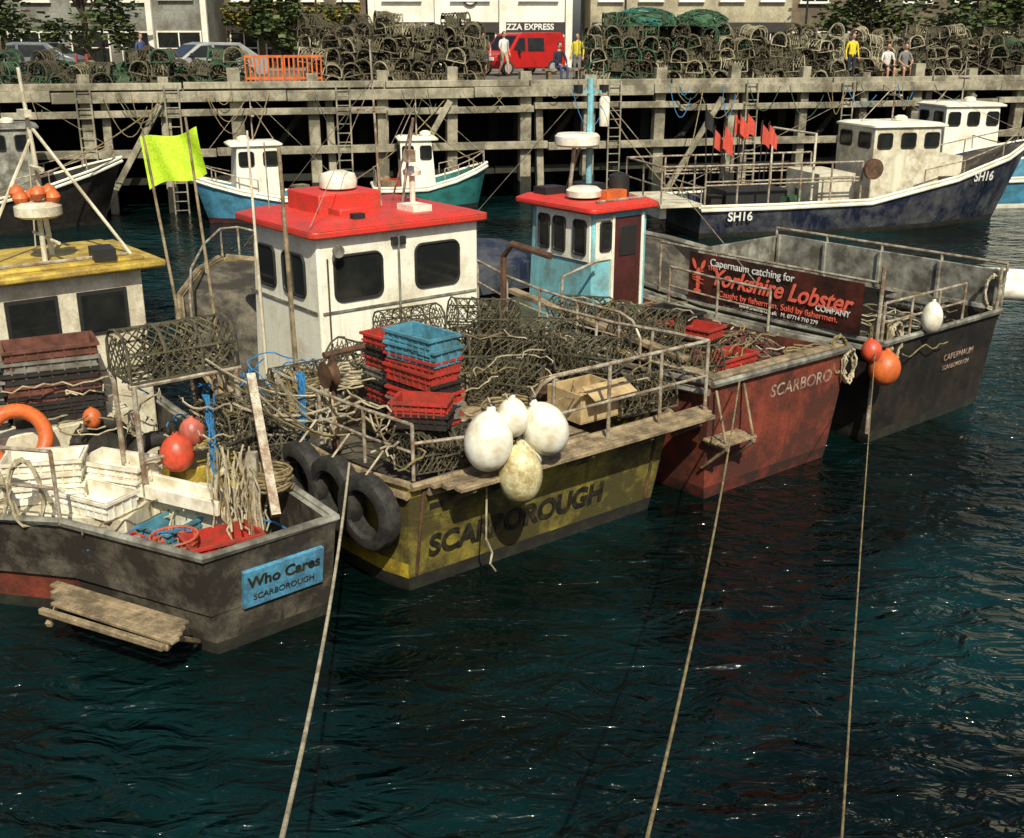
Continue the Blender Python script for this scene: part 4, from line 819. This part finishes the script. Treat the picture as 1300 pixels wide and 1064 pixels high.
# ------------------------------------------------------------------ people
def person(loc,rz,pose,top,bottom,h=1.0,shorts=True,hat=None):
    J={'pel':(0,0,.95),'sp':(0,0,1.12),'ch':(0,.0,1.32),'nk':(0,0,1.48),'hd':(.01,0,1.58)}
    for s_,n_ in((1,'l'),(-1,'r')):
        J.update({'hip'+n_:(0,.1*s_,.90),'kn'+n_:(.02,.11*s_,.50),'an'+n_:(-.02,.11*s_,.09),'to'+n_:(.16,.13*s_,.04),
          'sh'+n_:(0,.18*s_,1.42),'el'+n_:(-.02,.25*s_,1.13),'wr'+n_:(.08,.26*s_,.88)})
    if pose=='walk':
        J['knl']=(.16,.1,.52);J['anl']=(.24,.1,.10);J['tol']=(.41,.11,.06);J['knr']=(.0,-.1,.5);J['anr']=(-.26,-.1,.14);J['tor']=(-.1,-.11,.04)
        J['ell']=(-.1,.25,1.15);J['wrl']=(.0,.26,.92);J['elr']=(.08,-.25,1.15);J['wrr']=(.25,-.22,.98)
    if pose=='sit':
        for k in list(J): 
            if k[:2] in('pe','sp','ch','nk','hd','hi','sh','el','wr'): v=J[k]; J[k]=(v[0]+.06*(v[2]-.9),v[1],v[2]-.38)
        for s_,n_ in((1,'l'),(-1,'r')): J['kn'+n_]=(.44,.14*s_,.50);J['an'+n_]=(.42,.13*s_,.09);J['to'+n_]=(.58,.15*s_,.04);J['el'+n_]=(.12,.27*s_,.76);J['wr'+n_]=(.34,.16*s_,.62)
    rads={'pel':.13,'sp':.12,'ch':.14,'nk':.055,'hd':.06,'hip':.095,'kn':.06,'an':.042,'to':.035,'sh':.065,'el':.042,'wr':.028}
    bones=[('pel','sp','T'),('sp','ch','T'),('ch','nk','T'),('nk','hd','S')]
    for n_ in'lr': bones+=[('pel','hip'+n_,'B'),('hip'+n_,'kn'+n_,'B'),('kn'+n_,'an'+n_,'S' if shorts else 'B'),('an'+n_,'to'+n_,'F'),('ch','sh'+n_,'T'),('sh'+n_,'el'+n_,'T'),('el'+n_,'wr'+n_,'S' if shorts else 'T')]
    ks=list(J); me=bpy.data.meshes.new('body'); me.from_pydata([J[k] for k in ks],[(ks.index(a),ks.index(b_)) for a,b_,_ in bones],[])
    ob=bpy.data.objects.new('tmp',me); scene.collection.objects.link(ob)
    ob.modifiers.new('s','SKIN'); sv=me.skin_vertices[0].data
    for i,k in enumerate(ks):
        r_=rads.get(k,rads.get(k[:-1],.05)); sv[i].radius=(r_,r_*(1.0)) ; sv[i].use_root=(k=='pel')
    su=ob.modifiers.new('u','SUBSURF'); su.levels=1; su.render_levels=1
    dg=bpy.context.evaluated_depsgraph_get(); m2=bpy.data.meshes.new_from_object(ob.evaluated_get(dg)); bpy.data.objects.remove(ob)
    g=Group('person',loc,rz); g.e.scale=(h,h,h)
    o2=bpy.data.objects.new('body',m2); scene.collection.objects.link(o2); o2.parent=g.e
    m2.materials.clear()
    for m_ in(top,bottom,skin,black): m2.materials.append(m_)
    idx={'T':0,'B':1,'S':2,'F':3}
    for f in m2.polygons:
        c=f.center; best=9;bi=0
        for a,b_,t in bones:
            A=Vector(J[a]);B=Vector(J[b_]);d=B-A; u=max(0,min(1,(c-A).dot(d)/d.dot(d))); ds=(c-(A+d*u)).length
            if ds<best: best=ds;bi=idx[t]
        f.material_index=bi; f.use_smooth=True
    hc=Vector(J['hd'])+Vector((.015,0,.07)); hp=g.part('head',[skin,hair,black,whitepl])
    prof=[(.012,-.12),(.045,-.105),(.062,-.06),(.075,0),(.078,.04),(.068,.085),(.04,.112),(.01,.12)]
    hp.lathe(prof,hc,14,sx=1.15); hp.lathe([(.055,-.06),(.083,-.01),(.088,.05),(.075,.098),(.042,.128),(.01,.135)],hc+Vector((-.018,0,.005)),14,mi=1,sx=1.12)
    hp.box(hc+Vector((.092,0,-.012)),(.03,.022,.04)); hp.box(hc+Vector((.082,0,-.06)),(.012,.045,.01),mi=2)
    for s_ in(1,-1): hp.lathe([(.004,-.008),(.009,0),(.004,.008)],hc+Vector((.084,.03*s_,.01)),8,mi=2); hp.box(hc+Vector((0,.082*s_,-.005)),(.03,.015,.05))
    ha=g.part('hands',skin)
    for n_,s_ in(('l',1),('r',-1)):
        wv=Vector(J['wr'+n_]); d=(wv-Vector(J['el'+n_])).normalized(); sd=Vector((1,0,0)) if abs(d.x)<.7 else Vector((0,0,-1))
        ha.beam(wv-d*.01,wv+d*.085,.08,.03)
        for k in range(4): ha.tube([wv+d*.08+sd*(k-1.5)*.019,wv+d*(.12+.004*k)+sd*(k-1.5)*.02,wv+d*(.15-.006*abs(k-1.5))+sd*(k-1.5)*.02+Vector((.01,0,0))],.009,5)
        ha.tube([wv+d*.02+sd*.035,wv+d*.06+sd*.06,wv+d*.09+sd*.062],.011,5)
person((13.2,pl_(13.2)+1.3,ZD),-80,'stand',cloth['yellow'],cloth['navy'],1.0,False)
person((-1.2,50,ZD),-100,'walk',cloth['pink'],cloth['navy'],1.03); person((-.35,50.3,ZD),-60,'walk',cloth['white'],cloth['beige'],1.05)
def bench(c,rz):
    g=Group('mooring_timber_seat',c,rz); p=g.part('seat',wood,bevel=.01); p.box((0,0,.42),(.45,1.6,.08)); p.box((0,-.6,.19),(.35,.12,.38)); p.box((0,.6,.19),(.35,.12,.38)); 
bx0=15.0; bench((bx0,pl_(bx0)+1.0,ZD),-76); person((bx0-.4,pl_(bx0)+.93,ZD),-80,'sit',cloth['white'],cloth['navy'],1.0); person((bx0+.35,pl_(bx0)+1.1,ZD),-88,'sit',cloth['grey'],cloth['beige'],1.0)
bench((2.0,pl_(2)+4.0,ZD),-76); person((1.8,pl_(1.8)+4.0,ZD),-60,'sit',cloth['navy'],cloth['blue'],1.03,False)
person((-15,47,ZD),-30,'stand',cloth['blue'],cloth['navy'],1.0,False); person((2.6,pl_(2.6)+5,ZD),-110,'stand',cloth['yellow'],cloth['grey'],1.0,False)
# ------------------------------------------------------------------ buildings
def building(name,x0,x1,y,hgt,wall,depth=9,storeys=2,nw=3,trim=wallw,signt=None,roofh=2.5,fl=3.0,rz=0,shop=True):
    g=Group(name,((x0+x1)/2,y,ZD),rz); w_=x1-x0
    p=g.part('walls',wall,bevel=.02); p.box((0,depth/2,hgt/2),(w_,depth,hgt))
    rf=g.part('roof',slate); rf.add([(-w_/2-.2,-.3,hgt),(w_/2+.2,-.3,hgt),(w_/2+.2,depth+.3,hgt),(-w_/2-.2,depth+.3,hgt),(-w_/2-.2,depth/2,hgt+roofh),(w_/2+.2,depth/2,hgt+roofh)],[(0,1,5,4),(2,3,4,5),(0,4,3),(1,2,5),(3,2,1,0)])
    gl=g.part('windows',glass); fr=g.part('window_frames',trim,bevel=.01); sg=g.part('fascia',signd,bevel=.01)
    for s_ in range(storeys):
        zc=fl*s_+1.3
        for i in range(nw):
            xc=-w_/2+w_*(i+.5)/nw; ww=w_/nw*(.72 if s_==0 and shop else .5); hh=1.5
            if s_==0: hh=1.75; zc=1.0
            fr.box((xc,-.04,zc),(ww+.16,.08,hh+.16)); gl.box((xc,-.06,zc),(ww,.06,hh))
            fr.box((xc,-.10,zc),(.06,.03,hh)); fr.box((xc,-.10,zc+.1),(ww,.03,.05)); fr.box((xc,-.1,zc-hh/2-.1),(ww+.3,.2,.08))
    if signt:
        sg.box((0,-.12,2.15),(w_*.98,.16,.5))
        for t_,xx in signt: text(g,'shop_sign_text',t_,(xx,-.21,2.15),'star',.42,whlet,bold=.01)
    return g
g=building('shop_building',-7.6,3.2,62,6.5,wallw,nw=3,signt=[('STEAKHOUSE',-1.6),('PIZZA EXPRESS',3.0)])
ck=g.part('round_plaque',[black,whitepl]); ck.lathe([(.42,-.03),(.42,.03)],(0,-.1,3.6),24,m=Matrix.Rotation(rad(90),3,'X')); ck.lathe([(.33,-.04),(.33,.04)],(0,-.1,3.6),24,m=Matrix.Rotation(rad(90),3,'X'),mi=1)
for xx in(-5.2,-1.7,1.7,5.2): g.part('pilasters',wallw,bevel=.02).box((xx,-.15,3.2),(.35,.2,6.2))
building('sandstone_building',4.2,15,63,7,walls,nw=5,signt=[('HARBOUR FISH BAR',-1.5)])
building('brick_building',-15.4,-7.8,63,7,wallb,nw=4,signt=[('AMUSEMENTS',0)])
g=building('grey_building',-18.6,-15.6,60,6.5,wallg,nw=1,signt=None); 
for xx in(-1.4,1.4): g.part('pilasters',wallw,bevel=.02).box((xx,-.15,3.1),(.3,.25,6))
building('grey_building',-30,-19,64,7,wallg,nw=4); building('sandstone_building',15.5,27,66,7,wallb,nw=4); building('brick_building',27.5,45,70,7,wallg,nw=5)
for x in(-20,-9.5,5.5,14.3):
    p=solo('street_lamp',black); p.tube([(x,57,ZD),(x,57,ZD+5.5)],.07,8,r2=.04); p.tube([(x,57,ZD+5.5),(x,56.6,ZD+5.8),(x,56,ZD+5.8)],.035,6); p.box((x,55.8,ZD+5.75),(.25,.5,.12))
p=solo('timber_fence',wood2)
for i in range(60): x=15+i*.35; p.box((x,58.5,ZD+.9),(.3,.05,1.8+R.uniform(-.05,.05)))
# ------------------------------------------------------------------ trees
def tree(x,y,h_,sp,n=2600,lf=(leaf,leaf2),z=ZD):
    g=Group('broadleaf_tree',(x,y,z)); t=g.part('trunk',bark); t.tube([(0,0,0),(.1,0,h_*.25),(0,.1,h_*.5),(.1,0,h_*.8)],.24,8,r2=.06)
    cl=[]
    for k in range(14):
        a=k*2.4+R.random(); r_=sp*R.uniform(.35,.85); z_=h_*R.uniform(.25,.95); r_*=1-.5*max(0,(z_/h_-.6)); e=(r_*math.cos(a),r_*math.sin(a),z_); t.tube([(0,0,z_*.55),(e[0]*.5,e[1]*.5,z_*.8),e],.09,5,r2=.02); cl.append((Vector(e),sp*R.uniform(.28,.45)))
    p=g.part('leaves',list(lf),smooth=False)
    for k in range(n):
        c,r_=R.choice(cl); v=Vector((R.gauss(0,1),R.gauss(0,1),R.gauss(0,.8))); v=c+v.normalized()*r_*R.random()**.4
        s_=R.uniform(.08,.18); q_=Matrix.Rotation(R.uniform(0,6.28),3,'Z')@Matrix.Rotation(R.uniform(-1.2,1.2),3,'X')
        p.add([v+q_@Vector(u)*s_ for u in((-1,-.5,0),(1,-.5,0),(1.1,.5,.2),(-1,.5,-.1))],[(0,1,2,3)],mi=R.choice((0,0,1)))
for x,y,h_,sp in((22,55,6.5,3.2),(26,57,7,3.5),(31,54,7,3.4),(18.2,60,6,2.6),(-24,53,6.5,3.2),(-29,50,7,3.6),(-20.5,56,6,2.8),(-12.5,61,4.6,1.6),(37,52,7,3.5)): tree(x,y,h_,sp)
hg=Group('flower_hedge',(-11.5,61.2,ZD+2.4)); p=hg.part('leaves',[leaf,leaf2,yband],smooth=False)
for k in range(2500):
    v=Vector((R.uniform(-3.6,3.6),R.gauss(0,.25),R.gauss(.3,.28))); s_=R.uniform(.05,.12); q_=Matrix.Rotation(R.uniform(0,6.28),3,'Z')@Matrix.Rotation(R.uniform(-1.3,1.3),3,'X')
    p.add([v+q_@Vector(u)*s_ for u in((-1,-.6,0),(1,-.6,0),(1,.6,0),(-1,.6,0))],[(0,1,2,3)],mi=R.choice((0,1,1,2)))
hg.part('planter',woodd).box((0,.3,0),(7.4,.5,.3))
for p in PARTS: p.finish()
print('done',len(bpy.data.objects))
